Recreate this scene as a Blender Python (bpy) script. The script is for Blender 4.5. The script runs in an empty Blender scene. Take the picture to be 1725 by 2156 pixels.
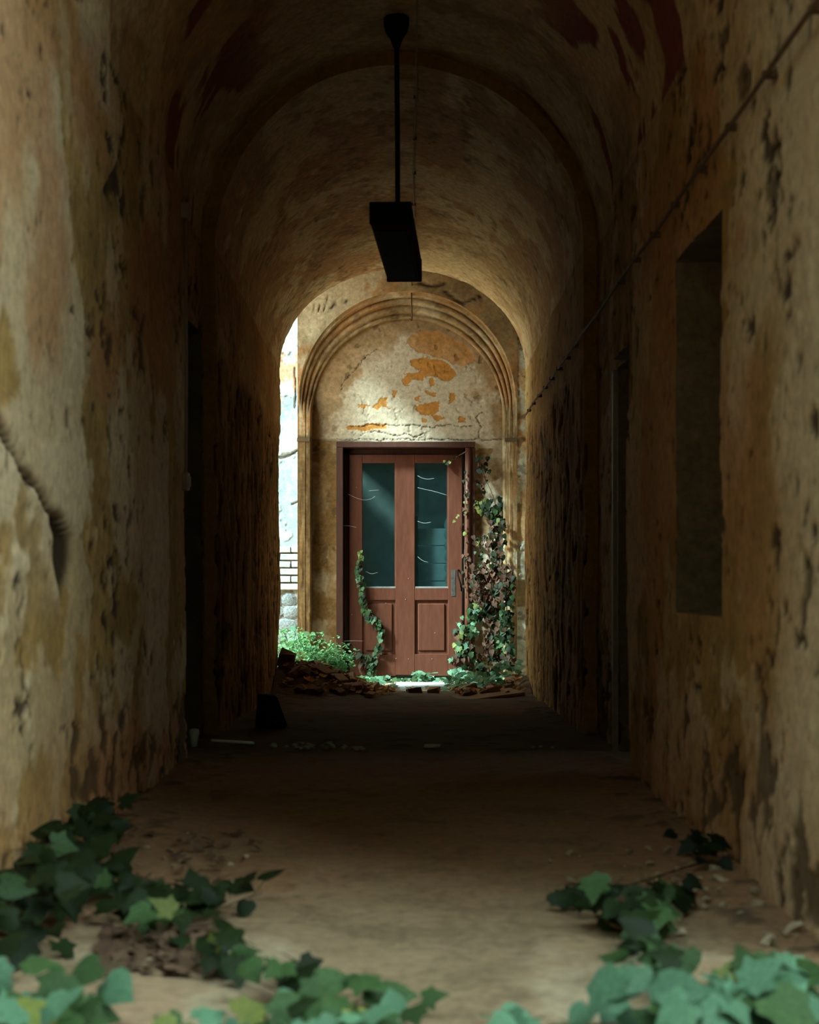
import bpy, bmesh, math, random
import numpy as np
from mathutils import Vector, Matrix, Quaternion

random.seed(7)
SC = bpy.context.scene
COL = SC.collection
PI = math.pi

# ------------------------------------------------------------------ camera
F = 3594.0                       # focal length in pixels of the 1725 px wide frame
VX, VY = 857.0, 1225.0           # vanishing point of the corridor
cam = bpy.data.cameras.new('camera')
cam.sensor_fit = 'HORIZONTAL'
cam.sensor_width = 24.0
cam.lens = 24.0 * F / 1725.0
cam.shift_x = (862.5 - VX) / 1725.0
cam.shift_y = (VY - 1078.0) / 1725.0
cam.clip_start = 0.05
cam.clip_end = 200
cam.dof.use_dof = True
cam.dof.focus_distance = 18.3
cam.dof.aperture_fstop = 2.8
camo = bpy.data.objects.new('camera', cam)
camo.location = (0, 0, 1.0)
camo.rotation_euler = (PI / 2, 0, 0)
COL.objects.link(camo)
SC.camera = camo

# ------------------------------------------------------------------ light
world = bpy.data.worlds.new('sky')
SC.world = world
world.use_nodes = True
bg = world.node_tree.nodes['Background']
bg.inputs[0].default_value = (0.70, 0.97, 0.93, 1)
bg.inputs[1].default_value = 7.6

SUN_DIR = Vector((1.76, 1.0, -1.72)).normalized()
sun = bpy.data.lights.new('sun', 'SUN')
sun.energy = 14.5
sun.angle = math.radians(9)
sun.color = (0.66, 1.0, 1.0)
suno = bpy.data.objects.new('sun', sun)
suno.rotation_euler = SUN_DIR.to_track_quat('-Z', 'Y').to_euler()
COL.objects.link(suno)

SC.view_settings.view_transform = 'Standard'
SC.view_settings.look = 'None'
SC.view_settings.gamma = 1.0
SC.view_settings.use_curve_mapping = False
SC.view_settings.exposure = 0.1
SC.cycles.use_denoising = True


def gx(px, y):
    return (px - VX) * y / F


def gz(py, y):
    return 1.0 + (VY - py) * y / F


# ------------------------------------------------------------------ numpy noise
def _table(seed):
    return np.random.RandomState(seed).rand(256, 256)


_tabs = {}


def vnoise(x, y, seed):
    if seed not in _tabs:
        _tabs[seed] = _table(seed)
    t = _tabs[seed]
    xi = np.floor(x).astype(np.int64)
    yi = np.floor(y).astype(np.int64)
    fx = x - xi
    fy = y - yi
    fx = fx * fx * (3 - 2 * fx)
    fy = fy * fy * (3 - 2 * fy)
    a = t[xi & 255, yi & 255]
    b = t[(xi + 1) & 255, yi & 255]
    c = t[xi & 255, (yi + 1) & 255]
    d = t[(xi + 1) & 255, (yi + 1) & 255]
    return (a * (1 - fx) + b * fx) * (1 - fy) + (c * (1 - fx) + d * fx) * fy


def fbm(x, y, octs=5, seed=1, gain=0.5):
    s = 0
    a = 1.0
    n = 0
    for k in range(octs):
        s = s + a * vnoise(x * 2 ** k + 17.3 * k, y * 2 ** k + 5.7 * k, seed + k)
        n += a
        a *= gain
    return s / n


def sm(x, a, b):
    t = np.clip((x - a) / (b - a), 0, 1)
    return t * t * (3 - 2 * t)


def in_poly(X, Y, poly):
    inside = np.zeros(X.shape, bool)
    n = len(poly)
    j = n - 1
    for i in range(n):
        xi, yi = poly[i]
        xj, yj = poly[j]
        c = ((yi > Y) != (yj > Y)) & (X < (xj - xi) * (Y - yi) / (yj - yi + 1e-12) + xi)
        inside ^= c
        j = i
    return inside


def seg_dist(X, Y, poly, sx=1.0, sy=1.0):
    best = np.full(X.shape, 1e9)
    for (x0, y0), (x1, y1) in zip(poly[:-1], poly[1:]):
        ax, ay, bx, by = x0 / sx, y0 / sy, x1 / sx, y1 / sy
        px, py = X / sx, Y / sy
        dx, dy = bx - ax, by - ay
        t = np.clip(((px - ax) * dx + (py - ay) * dy) / (dx * dx + dy * dy + 1e-12), 0, 1)
        best = np.minimum(best, np.hypot(px - ax - t * dx, py - ay - t * dy))
    return best


# ------------------------------------------------------------------ materials
def new_mat(name):
    m = bpy.data.materials.new(name)
    m.use_nodes = True
    nt = m.node_tree
    return m, nt, nt.nodes, nt.links, nt.nodes['Principled BSDF']


def plaster_mat(name, base, pale, tint, red, dirt, scale=1.0, bump=0.5, rough=0.92):
    """plaster whose coats (attributes lay, tint, red) and grime (attribute dirt) follow the modelled relief"""
    m, nt, N, L, bs = new_mat(name)
    bs.inputs['Roughness'].default_value = rough
    bs.inputs['Specular IOR Level'].default_value = 0.15
    tc = N.new('ShaderNodeTexCoord')

    def noise(s, d=6, r=0.6):
        n = N.new('ShaderNodeTexNoise')
        n.inputs['Scale'].default_value = s * scale
        n.inputs['Detail'].default_value = d
        n.inputs['Roughness'].default_value = r
        L.new(tc.outputs['Object'], n.inputs['Vector'])
        return n

    def mix(f, a, b, mode='MIX'):
        n = N.new('ShaderNodeMix')
        n.data_type = 'RGBA'
        n.blend_type = mode
        for k, v in ((0, f), (6, a), (7, b)):
            if hasattr(v, 'is_linked') or hasattr(v, 'links'):
                L.new(v, n.inputs[k])
            elif isinstance(v, (int, float)):
                n.inputs[k].default_value = v
            else:
                n.inputs[k].default_value = (*v, 1)
        return n.outputs[2]

    def attr(a):
        n = N.new('ShaderNodeAttribute')
        n.attribute_name = a
        return n.outputs['Fac']
    n1 = noise(3.2)
    r1 = N.new('ShaderNodeMapRange')
    r1.inputs[1].default_value = 0.35
    r1.inputs[2].default_value = 0.65
    L.new(n1.outputs[0], r1.inputs[0])
    b2 = tuple(c * 0.62 for c in base)
    col = mix(r1.outputs[0], base, b2)
    col = mix(attr('lay'), col, pale)
    col = mix(attr('tint'), col, tint)
    col = mix(attr('red'), col, red)
    n2 = noise(22, 8, 0.7)
    r2 = N.new('ShaderNodeMapRange')
    r2.inputs[1].default_value = 0.3
    r2.inputs[2].default_value = 0.7
    r2.inputs[3].default_value = 0.58
    r2.inputs[4].default_value = 1.16
    L.new(n2.outputs[0], r2.inputs[0])
    cc = N.new('ShaderNodeCombineColor')
    for k in range(3):
        L.new(r2.outputs[0], cc.inputs[k])
    col = mix(1.0, col, cc.outputs[0], 'MULTIPLY')
    col = mix(attr('dirt'), col, dirt)
    L.new(col, bs.inputs['Base Color'])
    bm_ = N.new('ShaderNodeBump')
    bm_.inputs['Strength'].default_value = bump
    bm_.inputs['Distance'].default_value = 0.01
    n3 = noise(60, 6, 0.7)
    L.new(n3.outputs[0], bm_.inputs['Height'])
    L.new(bm_.outputs[0], bs.inputs['Normal'])
    return m


def simple_mat(name, c1, c2, scale=12.0, rough=0.8, bump=0.3, metal=0.0, spec=0.3, stretch=(1, 1, 1), rnd=0.0, dist=0.004):
    m, nt, N, L, bs = new_mat(name)
    bs.inputs['Roughness'].default_value = rough
    bs.inputs['Metallic'].default_value = metal
    bs.inputs['Specular IOR Level'].default_value = spec
    tc = N.new('ShaderNodeTexCoord')
    mp = N.new('ShaderNodeMapping')
    mp.inputs['Scale'].default_value = stretch
    L.new(tc.outputs['Object'], mp.inputs['Vector'])
    n = N.new('ShaderNodeTexNoise')
    n.inputs['Scale'].default_value = scale
    n.inputs['Detail'].default_value = 7
    n.inputs['Roughness'].default_value = 0.65
    L.new(mp.outputs[0], n.inputs['Vector'])
    cr = N.new('ShaderNodeValToRGB')
    cr.color_ramp.elements[0].position = 0.34
    cr.color_ramp.elements[1].position = 0.68
    cr.color_ramp.elements[0].color = (*c1, 1)
    cr.color_ramp.elements[1].color = (*c2, 1)
    L.new(n.outputs[0], cr.inputs[0])
    out = cr.outputs[0]
    if rnd:
        oi = N.new('ShaderNodeObjectInfo')
        mr = N.new('ShaderNodeMapRange')
        mr.inputs[3].default_value = 1 - rnd
        mr.inputs[4].default_value = 1 + rnd
        L.new(oi.outputs['Random'], mr.inputs[0])
        hs = N.new('ShaderNodeHueSaturation')
        L.new(mr.outputs[0], hs.inputs['Value'])
        L.new(out, hs.inputs['Color'])
        out = hs.outputs[0]
    L.new(out, bs.inputs['Base Color'])
    if bump:
        b = N.new('ShaderNodeBump')
        b.inputs['Strength'].default_value = bump
        b.inputs['Distance'].default_value = dist
        L.new(n.outputs[0], b.inputs['Height'])
        L.new(b.outputs[0], bs.inputs['Normal'])
    return m


def leaf_mat(name, c, c2, trans=0.25, rough=0.5):
    m = simple_mat(name, c, c2, scale=9, rough=rough, bump=0.2, spec=0.14, rnd=0.35)
    nt = m.node_tree
    bs = nt.nodes['Principled BSDF']
    tr = nt.nodes.new('ShaderNodeBsdfTranslucent')
    mx = nt.nodes.new('ShaderNodeMixShader')
    mx.inputs[0].default_value = trans
    src = bs.inputs['Base Color'].links[0].from_socket
    nt.links.new(src, tr.inputs[0])
    nt.links.new(bs.outputs[0], mx.inputs[1])
    nt.links.new(tr.outputs[0], mx.inputs[2])
    out = [n for n in nt.nodes if n.type == 'OUTPUT_MATERIAL'][0]
    nt.links.new(mx.outputs[0], out.inputs[0])
    return m


M = {}
M['near'] = plaster_mat('corridor_plaster', (0.56, 0.31, 0.11), (0.76, 0.52, 0.33), (0.56, 0.25, 0.11), (0.36, 0.10, 0.08), (0.055, 0.032, 0.018))
M['vault'] = plaster_mat('vault_plaster', (0.74, 0.45, 0.22), (0.86, 0.60, 0.35), (0.54, 0.25, 0.11), (0.30, 0.07, 0.06), (0.06, 0.034, 0.018))
M['far'] = plaster_mat('damp_plaster', (0.66, 0.33, 0.10), (0.66, 0.41, 0.17), (0.34, 0.14, 0.04), (0.30, 0.10, 0.06), (0.035, 0.02, 0.011))
M['tymp'] = plaster_mat('tympanum_plaster', (0.50, 0.30, 0.155), (0.70, 0.55, 0.41), (0.60, 0.24, 0.05), (0.24, 0.125, 0.045), (0.05, 0.03, 0.02), bump=0.3)
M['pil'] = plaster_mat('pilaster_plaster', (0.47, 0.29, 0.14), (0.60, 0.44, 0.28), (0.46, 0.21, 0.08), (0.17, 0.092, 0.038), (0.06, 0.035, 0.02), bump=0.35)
M['court'] = plaster_mat('court_plaster', (0.46, 0.53, 0.56), (0.54, 0.62, 0.65), (0.56, 0.27, 0.12), (0.30, 0.33, 0.33), (0.05, 0.04, 0.035), bump=0.4)
M['strip'] = plaster_mat('strip_plaster', (0.66, 0.55, 0.40), (0.74, 0.68, 0.56), (0.62, 0.34, 0.14), (0.36, 0.22, 0.09), (0.06, 0.04, 0.03), bump=0.4)
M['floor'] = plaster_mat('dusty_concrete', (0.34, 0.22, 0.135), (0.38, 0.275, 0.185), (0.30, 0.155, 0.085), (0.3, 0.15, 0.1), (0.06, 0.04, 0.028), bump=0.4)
M['soil'] = simple_mat('soil', (0.05, 0.03, 0.016), (0.20, 0.11, 0.05), 14, 0.95, 0.8, dist=0.02)
M['ground'] = simple_mat('trodden_earth', (0.07, 0.06, 0.035), (0.20, 0.17, 0.12), 4, 0.95, 0.6, dist=0.02)
M['paving'] = simple_mat('pale_bounce_paving', (0.78, 0.50, 0.29), (0.90, 0.64, 0.41), 5, 0.9, 0.4)  # pale so the unseen court floor bounces light
M['litterground'] = simple_mat('pale_trodden_litter', (0.34, 0.22, 0.14), (0.66, 0.52, 0.38), 16, 0.95, 0.6, dist=0.01)
M['shade_wall'] = simple_mat('shade_wall_brown', (0.34, 0.20, 0.11), (0.52, 0.34, 0.20), 5, 0.95, 0.5)  # for the added unseen walls of the far court
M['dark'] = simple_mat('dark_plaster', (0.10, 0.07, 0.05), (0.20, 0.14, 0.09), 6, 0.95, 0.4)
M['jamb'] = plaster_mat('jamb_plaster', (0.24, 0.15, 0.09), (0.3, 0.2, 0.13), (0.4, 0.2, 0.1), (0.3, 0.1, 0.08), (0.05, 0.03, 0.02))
M['bead'] = simple_mat('dusty_bead_paint', (0.16, 0.15, 0.14), (0.26, 0.26, 0.25), 16, 0.8, 0.2)
M['lockplate'] = simple_mat('worn_iron_plate', (0.03, 0.024, 0.02), (0.09, 0.075, 0.065), 16, 0.6, 0.3)
M['shade_mass'] = simple_mat('shade_mass_green', (0.02, 0.035, 0.018), (0.06, 0.07, 0.04), 3, 0.95, 0.5)  # for the added unseen masses, dark so they bounce little light
M['wood'] = simple_mat('red_brown_door_paint', (0.088, 0.023, 0.0115), (0.128, 0.037, 0.019), 9, 0.5, 0.25, spec=0.3, stretch=(3, 3, 0.5))
M['frame'] = simple_mat('dark_red_frame_paint', (0.05, 0.017, 0.012), (0.085, 0.028, 0.019), 9, 0.55, 0.25, stretch=(3, 3, 0.5))
M['black_metal'] = simple_mat('blackened_steel', (0.008, 0.007, 0.006), (0.016, 0.013, 0.011), 20, 0.85, 0.2, spec=0.05)
M['lampbox'] = simple_mat('sooty_lamp_housing', (0.022, 0.013, 0.009), (0.04, 0.024, 0.016), 15, 0.85, 0.2, spec=0.05)
M['cable'] = simple_mat('brown_cable', (0.10, 0.05, 0.025), (0.17, 0.09, 0.05), 30, 0.7, 0.2)
M['rope'] = simple_mat('pale_cable', (0.28, 0.20, 0.13), (0.42, 0.32, 0.22), 30, 0.8, 0.2)
M['plastic'] = simple_mat('aged_plastic', (0.26, 0.18, 0.15), (0.36, 0.26, 0.22), 20, 0.5, 0.1)
M['cup'] = simple_mat('pale_plastic', (0.75, 0.80, 0.78), (0.9, 0.92, 0.9), 12, 0.4, 0.1)
M['brick'] = simple_mat('whitewashed_brick', (0.28, 0.27, 0.25), (0.44, 0.46, 0.46), 10, 0.9, 0.6, rnd=0.15)
M['stone'] = simple_mat('grey_rubble_stone', (0.11, 0.115, 0.12), (0.28, 0.29, 0.29), 9, 0.9, 0.8, rnd=0.2, dist=0.01)
M['mortar'] = simple_mat('crumbly_mortar', (0.10, 0.08, 0.065), (0.30, 0.27, 0.23), 14, 0.95, 0.8, dist=0.01)
M['chunk'] = simple_mat('broken_brick', (0.13, 0.060, 0.030), (0.34, 0.17, 0.085), 12, 0.95, 0.7, rnd=0.45, dist=0.01)
M['crumb'] = simple_mat('plaster_crumb', (0.32, 0.22, 0.14), (0.56, 0.44, 0.32), 14, 0.95, 0.6, rnd=0.3, dist=0.01)
M['greycrumb'] = simple_mat('grey_plaster_crumb', (0.40, 0.42, 0.40), (0.72, 0.74, 0.70), 14, 0.95, 0.6, rnd=0.3, dist=0.01)
M['slab'] = simple_mat('pale_stone_slab', (0.62, 0.64, 0.62), (0.82, 0.84, 0.82), 8, 0.85, 0.5)
M['board'] = simple_mat('rotten_board', (0.17, 0.085, 0.035), (0.34, 0.18, 0.08), 10, 0.85, 0.5, stretch=(1, 6, 1))
M['deadleaf'] = simple_mat('dead_leaf_litter', (0.22, 0.085, 0.025), (0.60, 0.29, 0.08), 3, 0.85, 0.3)
M['wetleaf'] = simple_mat('sodden_dead_leaf', (0.05, 0.022, 0.012), (0.16, 0.085, 0.05), 3, 0.8, 0.3)
M['twig'] = simple_mat('dry_twigs', (0.22, 0.13, 0.08), (0.50, 0.36, 0.26), 4, 0.9, 0.2)
M['stem'] = simple_mat('woody_stem', (0.10, 0.055, 0.03), (0.22, 0.13, 0.08), 30, 0.9, 0.4)
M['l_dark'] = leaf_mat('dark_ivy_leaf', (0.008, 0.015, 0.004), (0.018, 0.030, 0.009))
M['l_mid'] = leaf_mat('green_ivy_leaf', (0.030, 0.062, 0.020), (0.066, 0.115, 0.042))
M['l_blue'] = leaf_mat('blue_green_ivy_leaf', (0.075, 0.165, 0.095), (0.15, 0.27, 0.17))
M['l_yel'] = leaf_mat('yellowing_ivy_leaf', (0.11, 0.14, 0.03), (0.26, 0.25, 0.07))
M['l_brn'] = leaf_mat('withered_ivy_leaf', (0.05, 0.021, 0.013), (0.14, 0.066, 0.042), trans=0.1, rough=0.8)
M['l_light'] = leaf_mat('fresh_shrub_leaf', (0.13, 0.34, 0.12), (0.26, 0.52, 0.22), trans=0.35)
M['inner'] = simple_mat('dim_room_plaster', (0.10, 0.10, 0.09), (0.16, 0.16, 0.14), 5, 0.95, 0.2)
M['pale_board'] = simple_mat('pale_painted_board', (0.42, 0.44, 0.43), (0.55, 0.57, 0.56), 6, 0.8, 0.2)
M['crate'] = simple_mat('grey_painted_crate', (0.06, 0.06, 0.06), (0.095, 0.095, 0.09), 6, 0.8, 0.2)
M['curtain'] = simple_mat('dark_cloth', (0.03, 0.035, 0.035), (0.06, 0.065, 0.06), 20, 0.95, 0.2)
M['web'] = simple_mat('cobweb_silk', (0.75, 0.78, 0.78), (0.9, 0.92, 0.92), 20, 0.6, 0)


def glass_mat():
    m = bpy.data.materials.new('dusty_pane')
    m.use_nodes = True
    nt = m.node_tree
    N, L = nt.nodes, nt.links
    for n in list(N):
        N.remove(n)
    out = N.new('ShaderNodeOutputMaterial')
    tr = N.new('ShaderNodeBsdfTransparent')
    tr.inputs[0].default_value = (0.76, 0.90, 0.91, 1)
    gl = N.new('ShaderNodeBsdfGlossy')
    gl.inputs['Roughness'].default_value = 0.06
    df = N.new('ShaderNodeBsdfDiffuse')
    df.inputs[0].default_value = (0.16, 0.46, 0.52, 1)
    tc = N.new('ShaderNodeTexCoord')
    n = N.new('ShaderNodeTexNoise')
    n.inputs['Scale'].default_value = 4.0
    n.inputs['Detail'].default_value = 8
    n.inputs['Roughness'].default_value = 0.7
    L.new(tc.outputs['Object'], n.inputs['Vector'])
    mr = N.new('ShaderNodeMapRange')
    mr.inputs[1].default_value = 0.35
    mr.inputs[2].default_value = 0.75
    mr.inputs[3].default_value = 0.006
    mr.inputs[4].default_value = 0.018
    L.new(n.outputs[0], mr.inputs[0])
    m1 = N.new('ShaderNodeMixShader')
    L.new(mr.outputs[0], m1.inputs[0])
    L.new(tr.outputs[0], m1.inputs[1])
    L.new(df.outputs[0], m1.inputs[2])
    m2 = N.new('ShaderNodeMixShader')
    m2.inputs[0].default_value = 0.035
    L.new(m1.outputs[0], m2.inputs[1])
    L.new(gl.outputs[0], m2.inputs[2])
    L.new(m2.outputs[0], out.inputs[0])
    return m


M['glass'] = glass_mat()


# ------------------------------------------------------------------ mesh helpers
def link(name, me, mat=None, parent=None):
    o = bpy.data.objects.new(name, me)
    COL.objects.link(o)
    if mat is not None and me is not None and not me.materials:
        me.materials.append(mat)
    if parent is not None:
        o.parent = parent
    return o


def tag(o, label=None, cat=None, group=None, kind=None):
    if label:
        o['label'] = label
    if cat:
        o['category'] = cat
    if group:
        o['group'] = group
    if kind:
        o['kind'] = kind
    return o


def empty(name, loc=(0, 0, 0)):
    o = bpy.data.objects.new(name, None)
    o.empty_display_size = 0.1
    o.location = loc
    COL.objects.link(o)
    return o


def mesh_np(name, V, Q, attrs=None, smooth=True):
    me = bpy.data.meshes.new(name)
    V = np.asarray(V, np.float32).reshape(-1, 3)
    Q = np.asarray(Q, np.int32).reshape(-1, 4)
    me.vertices.add(len(V))
    me.vertices.foreach_set('co', V.ravel())
    me.loops.add(Q.size)
    me.loops.foreach_set('vertex_index', Q.ravel())
    me.polygons.add(len(Q))
    me.polygons.foreach_set('loop_start', np.arange(len(Q), dtype=np.int32) * 4)
    me.polygons.foreach_set('loop_total', np.full(len(Q), 4, np.int32))
    me.polygons.foreach_set('use_smooth', np.full(len(Q), smooth))
    for k, a in (attrs or {}).items():
        at = me.attributes.new(k, 'FLOAT', 'POINT')
        at.data.foreach_set('value', np.asarray(a, np.float32).ravel())
    me.update(calc_edges=True)
    me.validate()
    return me


def sheet(name, P, mat, attrs=None, keep=None, parent=None, smooth=True):
    nu, nv = P.shape[:2]
    idx = np.arange(nu * nv).reshape(nu, nv)
    q = np.stack([idx[:-1, :-1], idx[1:, :-1], idx[1:, 1:], idx[:-1, 1:]], -1)
    q = q[keep] if keep is not None else q.reshape(-1, 4)
    return link(name, mesh_np(name, P, q, attrs, smooth), mat, parent)


def from_py(name, V, Fc, mat, parent=None, smooth=False):
    me = bpy.data.meshes.new(name)
    me.from_pydata([tuple(v) for v in V], [], Fc)
    me.update()
    if smooth:
        me.polygons.foreach_set('use_smooth', [True] * len(me.polygons))
    return link(name, me, mat, parent)


def box_mesh(name, x0, x1, y0, y1, z0, z1, bev=0.0, jit=0.0, segs=1):
    bm = bmesh.new()
    vs = [bm.verts.new((x, y, z)) for x in (x0, x1) for y in (y0, y1) for z in (z0, z1)]
    for f in ((0, 1, 3, 2), (4, 6, 7, 5), (0, 4, 5, 1), (2, 3, 7, 6), (0, 2, 6, 4), (1, 5, 7, 3)):
        bm.faces.new([vs[i] for i in f])
    if jit:
        for v in bm.verts:
            v.co += Vector((random.uniform(-jit, jit), random.uniform(-jit, jit), random.uniform(-jit, jit)))
    bmesh.ops.recalc_face_normals(bm, faces=bm.faces)
    if bev:
        bmesh.ops.bevel(bm, geom=list(bm.edges), offset=bev, segments=segs, affect='EDGES', profile=0.6)
    me = bpy.data.meshes.new(name)
    bm.to_mesh(me)
    bm.free()
    return me


def box(name, x0, x1, y0, y1, z0, z1, mat, parent=None, bev=0.004, jit=0.0):
    return link(name, box_mesh(name, x0, x1, y0, y1, z0, z1, bev, jit), mat, parent)


def tube(name, pts, rad, mat, parent=None, sides=6):
    pts = [Vector(p) for p in pts]
    n = len(pts)
    V = []
    Fc = []
    for i, p in enumerate(pts):
        d = (pts[min(i + 1, n - 1)] - pts[max(i - 1, 0)]).normalized()
        a = d.cross(Vector((0.31, 0.17, 0.93)))
        if a.length < 1e-3:
            a = d.cross(Vector((1, 0, 0)))
        a.normalize()
        b = d.cross(a)
        r = rad(i / (n - 1)) if callable(rad) else rad
        for k in range(sides):
            t = 2 * PI * k / sides
            V.append(p + (a * math.cos(t) + b * math.sin(t)) * r)
    for i in range(n - 1):
        for k in range(sides):
            k2 = (k + 1) % sides
            Fc.append((i * sides + k, i * sides + k2, (i + 1) * sides + k2, (i + 1) * sides + k))
    Fc.append(tuple(range(sides))[::-1])
    Fc.append(tuple((n - 1) * sides + k for k in range(sides)))
    return from_py(name, V, Fc, mat, parent, smooth=True)


def smooth_path(pts, sub=4):
    pts = [Vector(p) for p in pts]
    out = []
    for i in range(len(pts) - 1):
        p0 = pts[max(i - 1, 0)]
        p1, p2 = pts[i], pts[i + 1]
        p3 = pts[min(i + 2, len(pts) - 1)]
        for k in range(sub):
            t = k / sub
            out.append(0.5 * ((2 * p1) + (p2 - p0) * t + (2 * p0 - 5 * p1 + 4 * p2 - p3) * t * t + (3 * p1 - p0 - 3 * p2 + p3) * t ** 3))
    out.append(pts[-1])
    return out


def snapped(a, b, step, marks=()):
    n = max(2, int(round((b - a) / step)) + 1)
    arr = np.linspace(a, b, n)
    for m in marks:
        if a < m < b:
            arr[np.argmin(abs(arr - m))] = m
    return np.sort(arr)


# ------------------------------------------------------------------ corridor shell
XL, XR = -1.25, 1.165
XC, RV = (XL + XR) / 2, (XR - XL) / 2
SPR = 3.17
Y0, Y1, Y2, Y3 = 4.45, 9.62, 11.22, 16.70
FLOOR_END = -0.07


def floor_z(y):
    return FLOOR_END * np.clip((np.asarray(y, float) - 11) / 5.7, 0, 1)


LD_TOP, LD_A, LD_B = 2.59, 9.75, 11.12          # dark doorway, left
RD_TOP, RD_A, RD_B = 2.25, 8.95, 10.08          # doorway, right (across the rib)
NI_A, NI_B, NI_0, NI_1 = 6.315, 7.37, 0.87, 2.38  # window niche, right

vL = snapped(-0.12, SPR, 0.019, (LD_TOP, RD_TOP, NI_0, NI_1))
aV = np.linspace(PI, 0, 132)[1:-1]
vR = vL[::-1]
nL, nV, nR = len(vL), len(aV), len(vR)
NW = nL + nV + nR
vrow = np.concatenate([vL, np.full(nV, SPR), vR])
W = np.concatenate([vL, SPR + (PI - aV) * RV, SPR + PI * RV + (SPR - vR)])
part = np.concatenate([np.zeros(nL), np.ones(nV), np.full(nR, 2)])
ang = np.concatenate([np.full(nL, PI), aV, np.full(nR, 0.0)])

CRACK = [(4.9, 1.60), (5.05, 1.545), (5.24, 1.467), (5.50, 1.36), (5.85, 1.275), (6.15, 1.205), (6.20, 1.16), (6.19, 1.04), (6.17, 0.95), (6.14, 0.86)]


def fields(U, Wm, Z, sec):
    """relief (m, into the corridor) and coat masks for a stretch of corridor"""
    vault = (part == 1)[None, :] & np.ones(U.shape, bool)
    left = (part == 0)[None, :] & np.ones(U.shape, bool)
    right = (part == 2)[None, :] & np.ones(U.shape, bool)
    d = (fbm(U * 0.7, Wm * 0.7, 3, 11) - 0.5) * 0.035
    f1 = fbm(U * 1.3, Wm * 1.3, 6, 21, 0.55)
    f2 = fbm(U * 2.6, Wm * 2.2, 5, 31, 0.6)
    lay = sm(f1, 0.50, 0.535) * 0.75
    lay2 = sm(f2, 0.575, 0.595)
    d = d + 0.006 * sm(f1, 0.50, 0.515) + 0.005 * lay2
    lay = np.clip(lay + 0.5 * lay2, 0, 1)
    tint = sm(fbm(U * 0.9, Wm * 0.9, 5, 41, 0.55), 0.48, 0.60) * 0.75
    red = np.zeros(U.shape)
    pz = fbm(U * 1.1, Wm * 1.1, 3, 61)
    pits = sm(fbm(U * 11, Wm * 13, 3, 51, 0.55) + 0.55 * (pz - 0.5), 0.70, 0.735)
    # flake edges hold grime
    edge = np.exp(-((f2 - 0.578) / 0.006) ** 2) * 0.55 * sm(pz, 0.45, 0.6)
    if sec == 'near':
        # damp lower wall and scars
        low = sm(0.55 + 0.5 * (fbm(U * 2, Wm * 2, 4, 71) - 0.5) - Z, 0, 0.35)
        scar = sm(fbm(U * 5, Wm * 5, 5, 81, 0.65) + 0.16 * low + 0.2 * (pz - 0.5), 0.66, 0.70)
        dirt = np.clip(np.where(vault, 0.25, 0.9) * pits + edge * np.where(vault, 0.4, 1) + scar * 0.75 * (~vault), 0, 1)
        d = d - np.where(vault, 0.003, 0.012) * pits - 0.010 * scar * (~vault)
        tint = np.where(vault, tint * 0.5, np.clip(tint + 0.5 * low, 0, 1))
        red = vault * sm(fbm(U * 1.9, Wm * 1.5, 4, 91, 0.55), 0.57, 0.60) * sm(np.abs(Wm - SPR - PI * RV / 2), 0.5, 1.2)
        # long crack of the bulging plaster on the left
        wob = (fbm(U * 6, Z * 9, 4, 95) - 0.5)
        wide_ = 1 + 1.4 * sm(1.24 - Z, 0, 0.08)
        dist = seg_dist(U + wob * 0.05, Z + wob * 0.05, CRACK, 3.6, 1.0)
        wid = 0.013 * wide_ * sm(Z, 0.84, 1.10) * (1.5 - 0.5 * sm(Z, 1.1, 1.6)) + 0.002
        g = np.exp(-(dist / wid) ** 2) * left
        d = d - 0.07 * g
        cu = np.interp(Z, [p[1] for p in CRACK][::-1], [p[0] for p in CRACK][::-1])
        bul = left * sm(cu - U, -0.02, 0.04) * np.exp(-np.clip(cu - U, 0, 9) / 0.5) * sm(Z, 0.8, 1.0) * sm(1.7 - Z, 0, 0.2)
        d = d + 0.03 * bul
        dirt = np.clip(dirt + sm(g, 0.12, 0.45), 0, 1)
        lay = np.where(left, np.clip(lay + bul * 0.5, 0, 1), lay)
        # right wall painted paler toward the mouth in place of stronger daylight
        lay = np.where(right, np.clip(lay + 1.0 * sm(6.0 + 1.4 * (f1 - 0.5) - U, 0, 0.8), 0, 1), lay)
        tint = np.where(right, tint * (1 - 0.7 * sm(6.0 - U, 0, 0.8)), tint)
    else:
        streak = sm(fbm(U * 10, Z * 1.6, 4, 101, 0.6), 0.46, 0.62)
        band = sm(2.55 + 0.5 * (f1 - 0.5) - Z, 0, 0.25)
        holes = sm(fbm(U * 9, Z * 5, 4, 111, 0.6), 0.60, 0.66)
        dirt = np.where(vault, np.clip(pits * 0.4 + edge * 0.8, 0, 1), np.clip(band * (0.55 * streak + 0.85 * holes) + pits * 0.6, 0, 1))
        d = d + np.where(vault, 0.0, band * (-0.012 * streak - 0.02 * holes + 0.018 * (f2 - 0.5)))
        lay = np.where(vault, lay, lay * (1 - 0.7 * band))
        tint = np.where(vault, sm(fbm(U * 1.6, Wm * 2.6, 5, 121, 0.6), 0.50, 0.57) * 0.7, np.clip(0.3 * band + tint * 0.6, 0, 1))
        red = vault * 0.0
    # keep the wall quiet right at its foot
    return d, dict(lay=lay, tint=tint, red=red, dirt=dirt)


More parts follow.
